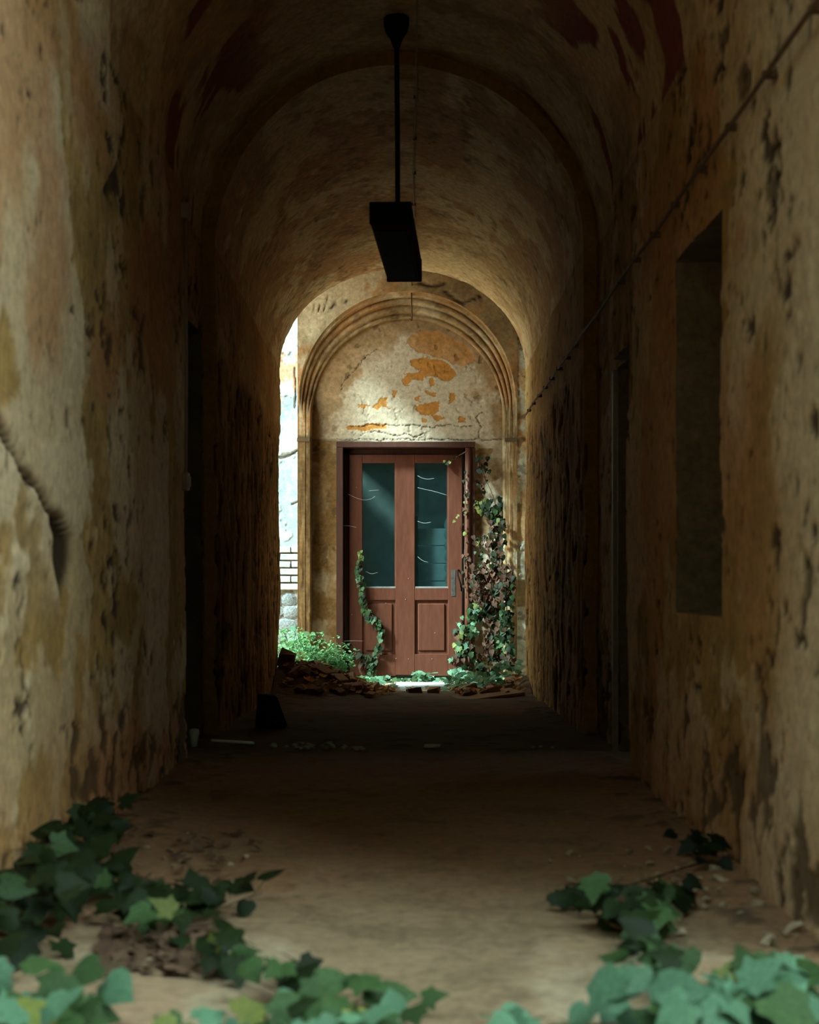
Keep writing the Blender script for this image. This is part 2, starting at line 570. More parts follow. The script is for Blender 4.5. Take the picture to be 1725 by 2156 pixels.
def section(us, off, spr, rise, sec):
    U = np.repeat(us[:, None], NW, 1)
    Wm = np.repeat(W[None, :], len(us), 0)
    s = np.interp(U, *spr)
    r = np.interp(U, *rise)
    V = np.repeat(vrow[None, :], len(us), 0)
    A = np.repeat(ang[None, :], len(us), 0)
    isv = np.repeat((part == 1)[None, :], len(us), 0)
    sgn = np.repeat((part == 0)[None, :], len(us), 0)
    zw = np.where(V < 0, V, V * s / SPR)
    nx = -np.cos(A)
    nz = -np.sin(A) * isv
    X = np.where(isv, XC + (RV + off) * np.cos(A), np.where(sgn, XL - off, XR + off))
    Z = np.where(isv, s + (r + off) * np.sin(A), zw)
    d, at = fields(U, Wm, Z, sec)
    P = np.stack([X + nx * d, U, Z + nz * d], -1)
    return P, at


def slices(o):
    return {'left': slice(0, nL), 'vault': slice(nL - 1, nL + nV + 1), 'right': slice(nL + nV, NW)}[o]


def cut(at, s):
    return {k: v[:, s] for k, v in at.items()}


us1 = snapped(Y0, Y1, 0.018, (NI_A, NI_B, RD_A))
us2 = snapped(Y1, Y2, 0.03, (LD_A, LD_B, RD_B))
us3 = snapped(Y2, Y3, 0.026)
P1, A1 = section(us1, 0.0, ([Y0, Y1], [SPR, SPR]), ([Y0, Y1], [RV, RV]), 'near')
P2, A2 = section(us2, 0.085, ([Y1, Y2], [SPR, SPR + 0.03]), ([Y1, Y2], [RV, RV]), 'near')
P3, A3 = section(us3, 0.0, ([Y2, Y3], [SPR + 0.03, 3.06]), ([Y2, 14.0, Y3], [RV, 1.12, 1.0]), 'far')


def keep_mask(us, vs, holes):
    uc = (us[:-1] + us[1:]) / 2
    vc = (vs[:-1] + vs[1:]) / 2
    k = np.ones((len(uc), len(vc)), bool)
    for (a, b, z0, z1) in holes:
        k &= ~(((uc > a) & (uc < b))[:, None] & ((vc > z0) & (vc < z1))[None, :])
    return k


def st(o):
    o['kind'] = 'structure'
    return o


wl = st(sheet('wall_left', P1[:, slices('left')], M['near'], cut(A1, slices('left'))))
sheet('wall_stretch', P2[:, slices('left')], M['near'], cut(A2, slices('left')), keep_mask(us2, vL, [(LD_A, LD_B, -1, LD_TOP)]), wl)
sheet('wall_stretch', P3[:, slices('left')], M['far'], cut(A3, slices('left')), None, wl)
wr = st(sheet('wall_right', P1[:, slices('right')], M['near'], cut(A1, slices('right')),
              keep_mask(us1, vR, [(NI_A, NI_B, NI_0, NI_1), (RD_A, 20, -1, RD_TOP)])))
sheet('wall_stretch', P2[:, slices('right')], M['near'], cut(A2, slices('right')), keep_mask(us2, vR, [(0, RD_B, -1, RD_TOP)]), wr)
sheet('wall_stretch', P3[:, slices('right')], M['far'], cut(A3, slices('right')), None, wr)
ce = st(sheet('ceiling', P1[:, slices('vault')], M['vault'], cut(A1, slices('vault'))))
sheet('vault_bay', P2[:, slices('vault')], M['vault'], cut(A2, slices('vault')), None, ce)
sheet('vault_bay', P3[:, slices('vault')], M['vault'], cut(A3, slices('vault')), None, ce)


def ring(name, a, b, mat, parent, keep=None):
    """flat rib face that joins two neighbouring stretches"""
    P = np.stack([a, b], 0)
    at = {k: np.zeros(P.shape[:2]) for k in ('lay', 'tint', 'red', 'dirt')}
    at['tint'] += 0.4
    return sheet(name, P, mat, at, keep, parent)


kr = np.ones((1, NW - 1), bool)
kr[0, [i for i in range(NW - 1) if part[i] == 2 and (vrow[i] + vrow[i + 1]) / 2 < RD_TOP]] = False
ring('rib_face', P1[-1], P2[0], M['near'], ce, kr)
ring('rib_face', P2[-1], P3[0], M['far'], ce)
# outer face round the mouth, and the wall thickness at the far end
outer = P1[0].copy()
outer[:, 0] = XC + (outer[:, 0] - XC) * 4.5
outer[:, 2] = np.where(outer[:, 2] > 0, outer[:, 2] * 1.9, outer[:, 2])
wf = st(ring('wall_front', P1[0], outer, M['near'], None))
outer = P3[-1].copy()
outer[:, 0] = XC + (outer[:, 0] - XC) * 1.19
outer[:, 2] = np.where(outer[:, 2] > 0, outer[:, 2] * 1.45, outer[:, 2])
we = st(ring('wall_end', P3[-1], outer, M['far'], None))
sheet('outer_face', np.stack([outer, outer - np.array([0, 4.0, 0])], 0), M['far'], {k: np.zeros((2, NW)) for k in ('lay', 'tint', 'red', 'dirt')}, None, we)


def skirt(name, pts, vec, mat, parent):
    pts = np.asarray(pts)
    P = np.stack([pts, pts + np.asarray(vec)], 0)
    n = P.shape[:2]
    at = {k: np.zeros(n) for k in ('lay', 'tint', 'red', 'dirt')}
    at['lay'] += 0.25
    return sheet(name, P, mat, at, None, parent)


def ui(us, u):
    return int(np.argmin(abs(us - u)))


# window niche on the right
Pr = P1[:, slices('right')]
i0, i1 = ui(us1, NI_A), ui(us1, NI_B)
j0, j1 = ui(vR, NI_1), ui(vR, NI_0)
dv = (0.42, 0, 0)
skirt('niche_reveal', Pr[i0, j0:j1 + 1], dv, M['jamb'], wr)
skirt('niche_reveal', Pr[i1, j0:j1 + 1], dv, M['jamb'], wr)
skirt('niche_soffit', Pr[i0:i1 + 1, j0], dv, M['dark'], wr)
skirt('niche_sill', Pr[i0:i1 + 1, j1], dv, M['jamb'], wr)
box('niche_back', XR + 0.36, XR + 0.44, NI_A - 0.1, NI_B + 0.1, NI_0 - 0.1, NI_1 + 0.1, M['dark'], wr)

# doorway on the right: a side room with a small far window
Pb = P2[:, slices('right')]
ia = ui(us1, RD_A)
ib = ui(us2, RD_B)
jt = ui(vR, RD_TOP)
dv = (0.5, 0, 0)
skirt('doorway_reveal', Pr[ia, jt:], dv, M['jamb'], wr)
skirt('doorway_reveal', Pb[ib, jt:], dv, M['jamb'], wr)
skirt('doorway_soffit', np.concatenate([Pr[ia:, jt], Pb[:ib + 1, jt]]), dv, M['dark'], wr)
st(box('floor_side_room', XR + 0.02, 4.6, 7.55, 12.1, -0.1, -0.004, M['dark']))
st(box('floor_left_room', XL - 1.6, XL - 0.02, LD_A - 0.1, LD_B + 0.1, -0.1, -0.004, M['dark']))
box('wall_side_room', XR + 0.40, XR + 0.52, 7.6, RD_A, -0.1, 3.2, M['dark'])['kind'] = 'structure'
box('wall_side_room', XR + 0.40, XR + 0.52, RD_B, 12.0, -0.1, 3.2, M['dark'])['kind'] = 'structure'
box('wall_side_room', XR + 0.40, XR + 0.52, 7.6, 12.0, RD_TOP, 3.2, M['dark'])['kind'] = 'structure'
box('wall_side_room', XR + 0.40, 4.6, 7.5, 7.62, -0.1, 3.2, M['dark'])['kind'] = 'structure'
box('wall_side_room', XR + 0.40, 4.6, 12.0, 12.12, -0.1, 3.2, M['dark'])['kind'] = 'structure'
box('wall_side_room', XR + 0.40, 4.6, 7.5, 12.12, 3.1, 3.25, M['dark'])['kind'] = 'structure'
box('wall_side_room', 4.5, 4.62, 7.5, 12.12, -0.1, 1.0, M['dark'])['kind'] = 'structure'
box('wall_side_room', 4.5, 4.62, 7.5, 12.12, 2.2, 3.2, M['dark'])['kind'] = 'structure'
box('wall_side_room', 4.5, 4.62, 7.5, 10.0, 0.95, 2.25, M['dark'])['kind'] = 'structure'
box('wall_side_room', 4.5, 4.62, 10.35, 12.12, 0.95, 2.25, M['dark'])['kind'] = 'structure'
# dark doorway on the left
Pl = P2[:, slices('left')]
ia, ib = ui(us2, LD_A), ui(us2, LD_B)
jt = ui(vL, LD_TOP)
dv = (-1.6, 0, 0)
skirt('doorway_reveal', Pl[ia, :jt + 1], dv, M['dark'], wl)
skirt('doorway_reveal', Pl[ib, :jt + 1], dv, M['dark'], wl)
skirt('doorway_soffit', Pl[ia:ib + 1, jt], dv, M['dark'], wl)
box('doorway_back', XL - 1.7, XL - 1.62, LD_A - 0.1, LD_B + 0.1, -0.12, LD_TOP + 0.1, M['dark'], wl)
tr = st(box('trim_1', XR + 0.05, XR + 0.082, RD_B - 0.012, RD_B + 0.03, 0, RD_TOP, M['plastic'], None))

# floor
ux = snapped(-1.34, 1.26, 0.022)
uy = snapped(2.9, 16.75, 0.028)
Xf, Yf = np.meshgrid(ux, uy, indexing='ij')
f1 = fbm(Xf * 1.6, Yf * 1.2, 5, 201)
f2 = fbm(Xf * 7, Yf * 5, 4, 211, 0.6)
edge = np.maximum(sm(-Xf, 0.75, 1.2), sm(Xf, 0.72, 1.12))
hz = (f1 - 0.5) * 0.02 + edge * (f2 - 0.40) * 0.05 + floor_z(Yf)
earth = sm(Yf + 2.2 * (f1 - 0.5), 8.6, 10.9) * (1 - 0.55 * np.exp(-((Yf - 13.8) / 0.5) ** 2))  # dark soil on the far floor, deepened to stand in for shade
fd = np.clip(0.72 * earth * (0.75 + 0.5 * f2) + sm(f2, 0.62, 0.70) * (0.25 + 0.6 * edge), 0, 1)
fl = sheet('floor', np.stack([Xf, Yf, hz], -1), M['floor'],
           dict(lay=sm(f1, 0.46, 0.56), tint=np.clip(edge * 0.8 + sm(f1, 0.58, 0.66) * 0.5 + 0.8 * sm(Yf + 1.2 * (f1 - 0.5), 4.5, 6.0), 0, 1), red=np.zeros(Xf.shape), dirt=fd))  # browner further in: warm bounce light painted into the tint
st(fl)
st(from_py('bounce_court', [(-10, 6.0, -0.115), (-3.1, 6.0, -0.115), (-3.1, 12.5, -0.115), (-1.75, 12.5, -0.115), (-1.75, 16.9, -0.115), (-1.0, 16.9, -0.115), (-1.0, 19.2, -0.115), (-10, 19.2, -0.115)], [(0, 1, 2, 3, 4, 5, 6, 7)], M['paving']))  # unseen floor added to bounce warm light into the far vault
st(box('floor_passage', -1.0, 1.46, 16.76, 18.7, -0.2, -0.104, M['litterground'], bev=0))
st(box('shade_garden_wall', -7.9, -7.5, 8.6, 19.3, -0.2, 3.0, M['shade_wall'], bev=0.02))  # added unseen walls, this and the next, cutting low sky light
st(box('shade_garden_wall', -7.9, -3.2, 8.3, 8.7, -0.2, 3.0, M['shade_wall'], bev=0.02))
gr = st(from_py('floor_ground', [(-30, -25, -0.12), (30, -25, -0.12), (30, 40, -0.12), (-30, 40, -0.12)], [(0, 1, 2, 3)], M['ground']))

# unseen masses added round the camera to cut sun and sky at the mouth
st(box('shade_wing', -5.0, -4.6, -5.0, Y0 + 0.1, -0.12, 9.4, M['shade_mass'], bev=0.02))
st(box('shade_wing', 6.0, 6.4, -5.0, Y0 + 0.1, -0.12, 3.5, M['shade_mass'], bev=0.02))
st(box('shade_eave', -4.6, 6.0, 3.75, Y0 + 0.05, 4.78, 4.95, M['shade_mass'], bev=0.01))  # added overhang, out of view, keeping sky light off the inner floor
st(box('shade_opposite', -5.0, 6.4, -4.6, -4.2, -0.12, 20.0, M['shade_mass'], bev=0.02))  # added unseen block, tall enough to stop the low sky

# ------------------------------------------------------------------ end wall with the door
YB, YF = 18.60, 18.32            # back of the recess, front of the pilasters
GRD = -0.10
AR, AZ = 1.036, 2.82             # arched recess: half width and springing
AX = 0.005
# door opening
DX0, DX1, DZ1 = gx(709, YB), gx(1000, YB), gz(931, YB)

# recess back wall: tympanum + panels beside the door
bx = snapped(AX - 1.12, AX + 1.12, 0.0085, (DX0, DX1))
bz = np.concatenate([snapped(GRD - 0.05, 2.45, 0.014)[:-1], snapped(2.45, 3.95, 0.0085, (DZ1,))])
Xb, Zb = np.meshgrid(bx, bz, indexing='ij')
PXb = VX + F * Xb / YB
PYb = VY - F * (Zb - 1) / YB
wx = (fbm(Xb * 14, Zb * 14, 4, 301, 0.6) - 0.5) * 22 + (fbm(Xb * 40, Zb * 40, 3, 303, 0.6) - 0.5) * 12
wy = (fbm(Xb * 14, Zb * 14, 4, 311, 0.6) - 0.5) * 18 + (fbm(Xb * 40, Zb * 40, 3, 313, 0.6) - 0.5) * 12
ORANGE = [
    [(850, 470), (880, 420), (960, 395), (1050, 390), (1120, 430), (1200, 470), (1250, 530), (1260, 580), (1190, 610), (1120, 590), (1070, 560), (1000, 540), (930, 520), (880, 490)],
    [(870, 570), (960, 555), (1050, 565), (1110, 600), (1150, 650), (1130, 690), (1080, 695), (1020, 670), (960, 665), (940, 690), (880, 690), (855, 725), (820, 705), (850, 650), (920, 640), (940, 625), (880, 605)],
    [(982, 690), (1010, 672), (1027, 710), (1000, 732)],
    [(965, 752), (1032, 768), (1022, 788), (962, 776)],
    [(888, 792), (938, 792), (932, 824), (900, 814)],
    [(905, 850), (960, 835), (1050, 820), (1050, 880), (1010, 895), (1080, 915), (1040, 945), (1000, 905), (950, 910), (910, 875)],
    [(1118, 768), (1158, 778), (1148, 812), (1108, 836)],
    [(1172, 913), (1212, 910), (1207, 942), (1168, 950)],
    [(648, 850), (700, 798), (742, 798), (722, 830), (757, 867), (700, 842), (680, 872)],
    [(553, 838), (638, 846), (604, 862), (558, 857)],
    [(753, 757), (788, 757), (782, 797)],
    [(490, 962), (720, 957), (728, 988), (500, 992)],
    [(940, 925), (975, 925), (970, 948), (945, 945)],
]
orange = np.zeros(Xb.shape)
for poly in ORANGE:
    pp = [(560 + a / 2.875, 560 + b / 2.875) for a, b in poly]
    orange = np.maximum(orange, in_poly(PXb + wx * 0.5, PYb + wy * 0.5, pp).astype(float) * (0.62 if poly is ORANGE[0] else 1.0))
rr = np.hypot((PXb - 872) / 1.0, (PYb - 905) / 1.12)
nb = fbm(Xb * 4, Zb * 4, 5, 321, 0.6)
core = 0.85 * sm(162 + 120 * (nb - 0.5) - rr, -30, 14) * (Zb > 2.45)
core = np.maximum(core, 0.9 * (PXb > 1000) * sm(fbm(Xb * 3, Zb * 3, 4, 331), 0.47, 0.50) * (Zb < 2.55))
core = np.maximum(core, 0.45 * sm(fbm(Xb * 5, Zb * 3, 5, 335), 0.50, 0.56) * (Zb <= 2.55))
fl2 = sm(fbm(Xb * 9, Zb * 9, 4, 341, 0.6), 0.66, 0.70)
cr = np.zeros(Xb.shape)
for pl_ in ([(500, 965), (640, 962), (760, 968), (880, 960), (1000, 975), (1120, 965), (1250, 972)],
            [(560, 1030), (620, 1000), (700, 1012), (800, 1030), (840, 1010), (890, 1035), (960, 1015)],
            [(450, 745), (470, 690), (520, 650), (570, 600), (600, 560), (680, 500)],
            [(1285, 1040), (1300, 980), (1280, 920), (1310, 880)],
            [(420, 1050), (700, 1054), (1000, 1052), (1260, 1052), (1420, 1050)]):
    pp = [(560 + a / 2.875, 560 + b / 2.875) for a, b in pl_]
    cr = np.maximum(cr, np.exp(-(seg_dist(PXb + wx * 0.5, PYb + wy * 0.5, pp) / 0.9) ** 2))
cr = np.maximum(cr, 0.9 * np.exp(-(seg_dist(PXb, PYb, [(627, 926), (712, 926)]) / 1.0) ** 2))
db = (nb - 0.5) * 0.012 + 0.004 * core - 0.004 * orange - 0.006 * fl2 - 0.01 * cr
wb = sheet('wall_back', np.stack([Xb, YB - db, Zb], -1), M['tymp'],
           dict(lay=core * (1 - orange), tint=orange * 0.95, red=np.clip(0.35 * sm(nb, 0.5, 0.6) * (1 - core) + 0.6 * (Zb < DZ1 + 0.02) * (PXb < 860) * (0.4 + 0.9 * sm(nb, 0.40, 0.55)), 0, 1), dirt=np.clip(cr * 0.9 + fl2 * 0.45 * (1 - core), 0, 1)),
           keep_mask(bx, bz, [(DX0 + 0.02, DX1 - 0.02, -1, DZ1 - 0.02)]))
st(wb)

# moulded archivolt and pilasters: a stepped profile swept round the recess
th = np.linspace(0, 1, 260)
path = []
LEGS = AZ - GRD + 0.05
for t in np.linspace(0, 1, 90)[:-1]:
    path.append((AX - AR, GRD - 0.05 + LEGS * t, -1.0, 0.0, 0.0))
for t in np.linspace(0, 1, 110):
    a = PI - PI * t
    path.append((AX + AR * math.cos(a), AZ + AR * math.sin(a), math.cos(a), math.sin(a), math.sin(a)))
for t in np.linspace(0, 1, 90)[1:]:
    path.append((AX + AR, AZ - LEGS * t, 1.0, 0.0, 0.0))
path = np.array(path)
# (outward offset at the legs, extra offset at the crown, depth)
prof = [(0.0, 0.0, YB + 0.02), (0.0, 0.0, YB - 0.05), (0.006, 0.012, YB - 0.062), (0.018, 0.035, YB - 0.062), (0.024, 0.05, YB - 0.045),
        (0.028, 0.06, YB - 0.045), (0.030, 0.065, YB - 0.105), (0.036, 0.08, YB - 0.118), (0.052, 0.115, YB - 0.118), (0.058, 0.13, YB - 0.10),
        (0.062, 0.14, YB - 0.10), (0.064, 0.145, YB - 0.165), (0.070, 0.16, YB - 0.178), (0.086, 0.195, YB - 0.178), (0.090, 0.205, YB - 0.16),
        (0.093, 0.21, YB - 0.16), (0.095, 0.215, YB - 0.235), (0.103, 0.23, YB - 0.247), (0.113, 0.25, YB - 0.245), (0.116, 0.257, YF + 0.01), (0.125, 0.265, YF)]
rows = []
for (o_, e_, y_) in prof:
    w_ = o_ + (e_ - o_) * path[:, 4] ** 1.2
    ys_ = y_ if o_ == 0.0 else (YF + 0.012 if o_ < 0.06 else YF)   # plain pilasters, moulded arch
    bl = np.clip(path[:, 4] * 5, 0, 1)
    rows.append(np.stack([path[:, 0] + path[:, 2] * w_, ys_ * (1 - bl) + y_ * bl, path[:, 1] + path[:, 3] * w_], -1))
Pm = np.stack(rows, 1)
Lc = np.cumsum(np.r_[0, np.hypot(np.diff(path[:, 0]), np.diff(path[:, 1]))])
Tm = np.repeat(Lc[:, None], len(prof), 1)
Km = np.repeat(np.linspace(0, 0.4, len(prof))[None, :], len(path), 0)
na = fbm(Tm * 5, Km * 12, 4, 401)
Pm[:, :, 1] += (na - 0.5) * 0.012
ar = sheet('archivolt', Pm, M['pil'], dict(lay=0.8 * sm(na, 0.52, 0.60), tint=0.6 * sm(fbm(Tm * 2, Km * 4, 4, 411), 0.5, 0.6), red=np.clip(0.3 * sm(fbm(Tm * 3, Km * 3, 4, 415), 0.5, 0.6) + 0.85 * (Pm[..., 2] < 2.56) * (Pm[..., 0] < 0) * (0.55 + 0.6 * sm(na, 0.40, 0.6)), 0, 1),  # low on the left leg, painted shade over the brown patches
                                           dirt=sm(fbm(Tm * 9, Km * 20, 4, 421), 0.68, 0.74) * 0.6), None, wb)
# flat front of the mass: from the archivolt out to the block's outline
inner = Pm[:, -1]
HX, TOPZ = 1.178, 4.85
out_ = inner.copy()
for i in range(len(inner)):
    dx_, dz_ = path[i, 2], path[i, 3]
    if dz_ == 0:
        out_[i, 0] = AX + math.copysign(HX, dx_)
    else:
        # spread the arch samples along the top outline
        a = math.atan2(dz_, dx_)
        tx = (HX / abs(math.cos(a))) if abs(math.cos(a)) > 1e-6 else 1e9
        tz = ((TOPZ - AZ) / math.sin(a)) if math.sin(a) > 1e-6 else 1e9
        t_ = min(tx, tz)
        out_[i, 0] = AX + t_ * math.cos(a)
        out_[i, 2] = AZ + t_ * math.sin(a)
K = np.linspace(0, 1, 40)
Pf = inner[:, None, :] * (1 - K)[None, :, None] + out_[:, None, :] * K[None, :, None]
nf = fbm(Pf[..., 0] * 3, Pf[..., 2] * 3, 5, 431, 0.6)
nf2 = fbm(Pf[..., 0] * 1.7 + 3, Pf[..., 2] * 1.7, 5, 441, 0.55)
pxf = VX + F * Pf[..., 0] / YF
pyf = VY - F * (Pf[..., 2] - 1) / YF
cf = np.zeros(nf.shape)
wxx = (fbm(Pf[..., 0] * 12, Pf[..., 2] * 12, 3, 445) - 0.5) * 12
for pl_, w_ in (([(885, 596), (905, 603), (920, 603), (936, 598)], 3.2), ([(936, 612), (962, 632), (972, 640), (990, 632), (1012, 625)], 2.4),
                ([(655, 650), (690, 650), (720, 636), (740, 632)], 1.0), ([(690, 652), (705, 640), (690, 632), (680, 630)], 1.0)):
    cf = np.maximum(cf, np.exp(-(seg_dist(pxf + wxx * 0.4, pyf + wxx * 0.4, pl_) / w_) ** 2))
pale_coat = sm(nf2, 0.47, 0.52) * (pyf < 900)  # pale plaster patches on the upper front
tn = sm(fbm(Pf[..., 0] * 3.2, Pf[..., 2] * 3.2, 5, 451, 0.6), 0.52, 0.56)
Pf[..., 1] += (-0.008 * pale_coat + (nf - 0.5) * 0.012) * np.clip(K * 8, 0, 1)[None, :] + 0.03 * cf
sheet('spandrel', Pf, M['pil'], dict(lay=pale_coat * 0.8, tint=tn * 0.8, red=np.clip(0.4 * sm(nf, 0.5, 0.6) + 0.85 * (Pf[..., 2] < 2.56) * (Pf[..., 0] < 0), 0, 1), dirt=np.clip(cf + sm(nf, 0.72, 0.78) * 0.15, 0, 1)), None, wb)  # left front below the impost carries the same painted shade
for sx in (-1, 1):
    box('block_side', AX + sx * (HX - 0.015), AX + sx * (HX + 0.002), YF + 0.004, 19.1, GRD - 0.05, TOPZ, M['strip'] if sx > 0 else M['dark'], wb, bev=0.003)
st(box('wall_upper', -1.15, 1.16, 18.95, 19.2, 2.7, 4.5, M['dark'], bev=0))
# impost line on the pilasters
for sx in (-1, 1):
    box('impost_band', AX + sx * 1.045 - (0.14 if sx < 0 else 0), AX + sx * 1.045 + (0.14 if sx > 0 else 0), YF - 0.016, YF + 0.02, gz(930, YF), gz(922, YF), M['jamb'], wb, bev=0.004)

# roof over the passage between corridor and door wall, right closing wall, added unseen pier that shades the left pilaster
st(box('ceiling_passage', -1.70, 1.75, 16.55, 19.2, 4.40, 4.62, M['dark'], bev=0.01))
st(box('wall_passage', 1.46, 1.60, 16.5, 18.9, -0.15, 4.45, M['strip'], bev=0.01))
st(box('shade_pier', -1.92, -1.70, 17.86, 18.12, -0.15, 4.45, M['strip'], bev=0.01))
# right strip of wall beside the pilaster
YS = 18.345
sx_ = snapped(1.183, 1.50, 0.009)
sz_ = snapped(GRD - 0.05, 4.42, 0.012)
Xs, Zs = np.meshgrid(sx_, sz_, indexing='ij')
pys = VY - F * (Zs - 1) / YS
n1 = fbm(Xs * 5, Zs * 5, 5, 501, 0.6)
n2 = fbm(Xs * 3 + 9, Zs * 3, 5, 511, 0.6)
flk = sm(n2, 0.50, 0.525)
recess = sm(pys, 1221, 1224) * sm(1282 + 30 * (n1 - 0.5) - pys, 0, 4)
ds = 0.016 * flk * (1 - recess) + (n1 - 0.5) * 0.02 - 0.03 * recess
gro = sm(fbm(Xs * 9, Zs * 13, 4, 521, 0.6), 0.62, 0.67)
sheet('wall_strip', np.stack([Xs, YS - ds, Zs], -1), M['strip'],
      dict(lay=flk * 0.7 * (1 - recess), tint=sm(fbm(Xs * 3, Zs * 2.4, 4, 531), 0.52, 0.57) * 0.8 * (Zs > 1.3), red=recess * 0.8, dirt=np.clip(gro * 0.55 * (1 - recess), 0, 1)), None, wb)

# bright courtyard wall on the left: plaster above, bare brick courses, stones at the foot
YC = 18.95
cx_ = snapped(-2.6, -1.10, 0.011)
cz_ = snapped(GRD - 0.05, 4.6, 0.011)
Xc, Zc = np.meshgrid(cx_, cz_, indexing='ij')
pxc = VX + F * Xc / YC
pyc = VY - F * (Zc - 1) / YC
n1 = fbm(Xc * 6, Zc * 6, 5, 601, 0.6)
n2 = fbm(Xc * 3.1, Zc * 3.1, 5, 611, 0.55)
wv = (n1 - 0.5) * 26
low_edge = 1158 + 0.25 * (611 - pxc) + wv * 0.8
flk = sm(n2, 0.50, 0.52)
ccr = np.exp(-(seg_dist(pxc, pyc + wv * 0.55, [(500, 962), (600, 960), (612, 957), (628, 948), (660, 940)]) / 2.3) ** 2)
ccr = np.maximum(ccr, 0.8 * np.exp(-(seg_dist(pxc + wv * 0.3, pyc, [(622, 775), (625, 820), (621, 860)]) / 1.1) ** 2))
ccr = np.maximum(ccr, 0.9 * np.exp(-(seg_dist(pxc, pyc + wv * 0.3, [(616, 1062), (628, 1056)]) / 1.6) ** 2))
stp = 0.014 * sm(955 + wv * 0.55 - pyc, -1, 1)
dc = 0.02 + stp + 0.008 * flk + (n1 - 0.5) * 0.014 - 0.03 * ccr
org = sm(fbm(Xc * 3.3, Zc * 2.6, 5, 621, 0.6), 0.50, 0.54) * sm(875 - pyc, 0, 60)
org = np.clip(org + 0.35 * sm(fbm(Xc * 4, Zc * 3, 4, 625), 0.54, 0.60) * sm(940 - pyc, 0, 30), 0, 1)
kc = (pyc < low_edge)[:-1, :-1]
wc = sheet('wall_court', np.stack([Xc, YC - dc, Zc], -1), M['court'],
           dict(lay=flk * 0.8, tint=org * 0.85, red=sm(n1, 0.66, 0.70) * 0.5, dirt=np.clip(ccr, 0, 1)), kc)
st(wc)
box('wall_core', -6.0, -1.10, YC, YC + 0.3, -0.15, 4.6, M['mortar'], wc, bev=0)
box('plaster_field', -6.0, -2.58, YC - 0.03, YC + 0.1, -0.15, 4.6, M['strip'], wc, bev=0)
brick_me = [box_mesh('brick', -0.118, 0.118, -0.03, 0.05, -0.033, 0.033, 0.006, 0.004) for _ in range(4)]
for me in brick_me:
    me.materials.append(M['brick'])
k_ = 0
for row in range(6):
    z = gz(1157 + row * 15.6, YC)
    for i in range(5):
        x = -1.16 - 0.25 * i - (0.125 if row % 2 else 0.0)
        o = link('brick', brick_me[k_ % 4], None, wc)
        o.location = (x, YC - 0.005 + random.uniform(-0.008, 0.006), z)
        o.rotation_euler = (random.uniform(-.02, .02), random.uniform(-.02, .02), random.uniform(-.03, .03))
        k_ += 1


def stone_mesh(name, seed, flat=0.6, sub=1, jit=0.28):
    rs = random.Random(seed)
    bm = bmesh.new()
    bmesh.ops.create_icosphere(bm, subdivisions=sub, radius=0.5)
    for v in bm.verts:
        v.co *= 1 + rs.uniform(-jit, jit)
        v.co.z *= flat
    me = bpy.data.meshes.new(name)
    bm.to_mesh(me)
    bm.free()
    return me


st_me = [stone_mesh('stone', s, 1.0, 2, 0.10) for s in range(5)]
for me in st_me:
    me.materials.append(M['stone'])
k_ = 0
z = gz(1250, YC) - 0.07
while z > -0.1:
    x = -1.20 + random.uniform(-0.05, 0.04)
    while x > -1.9:
        w_ = random.uniform(0.16, 0.26)
        o = link('stone', st_me[k_ % 5], None, wc)
        o.location = (x - w_ * 0.4, YC + 0.01, z)
        o.scale = (w_ * 1.06, 0.075, random.uniform(0.14, 0.18))
        o.rotation_euler = (0, random.uniform(-.3, .3), 0)
        x -= w_ * 0.92
        k_ += 1
    z -= 0.135

# ------------------------------------------------------------------ door
def dxp(px, y=YB):
    return gx(px, y)


def dzp(py, y=YB):
    return gz(py, y)


door = st(empty('door_1', (0, YB, 0)))
YL = YB + 0.07                    # face of the leaf
DBOT = -0.03


def dbox(name, px0, px1, py0, py1, y0, y1, mat, parent, bev=0.005):
    z0 = DBOT if py1 is None else gz(py1, YB)
    o = box(name, gx(px0, YB), gx(px1, YB), y0 - YB, y1 - YB, z0, gz(py0, YB), mat, parent, bev)
    return o


fr = bpy.data.objects.new('door_frame', box_mesh('door_frame', gx(709, YB), gx(1000, YB), -0.075, 0.16, gz(943, YB), gz(931, YB), 0.006))
fr.data.materials.append(M['frame'])
COL.objects.link(fr)
fr.parent = door
dbox('jamb', 709, 723, 943, None, YB - 0.075, YB + 0.16, M['frame'], fr)
dbox('jamb', 985, 1000, 943, None, YB - 0.06, YB + 0.16, M['frame'], fr)
dbox('jamb_stop', 723, 735, 943, None, YB + 0.12, YB + 0.16, M['frame'], fr)
dbox('jamb_stop', 977, 985, 943, None, YB + 0.12, YB + 0.16, M['frame'], fr)
dbox('head_stop', 723, 985, 943, 955, YB + 0.12, YB + 0.16, M['frame'], fr)
tube('round_post', [(gx(985, YB), -0.055, DBOT), (gx(985, YB), -0.055, 0.8), (gx(984.5, YB), -0.055, 1.6), (gx(986, YB), -0.052, gz(944, YB))], 0.034, M['wood'], fr, 12)
leaf = bpy.data.objects.new('door_leaf', box_mesh('door_leaf', gx(833, YB), gx(874, YB), 0.070, 0.115, DBOT + 0.01, gz(956, YB), 0.005))
leaf.data.materials.append(M['wood'])
COL.objects.link(leaf)
leaf.parent = door
dbox('stile', 735, 763, 956, None, YL, YL + 0.045, M['wood'], leaf)
dbox('stile', 944, 974, 956, None, YL, YL + 0.045, M['wood'], leaf)
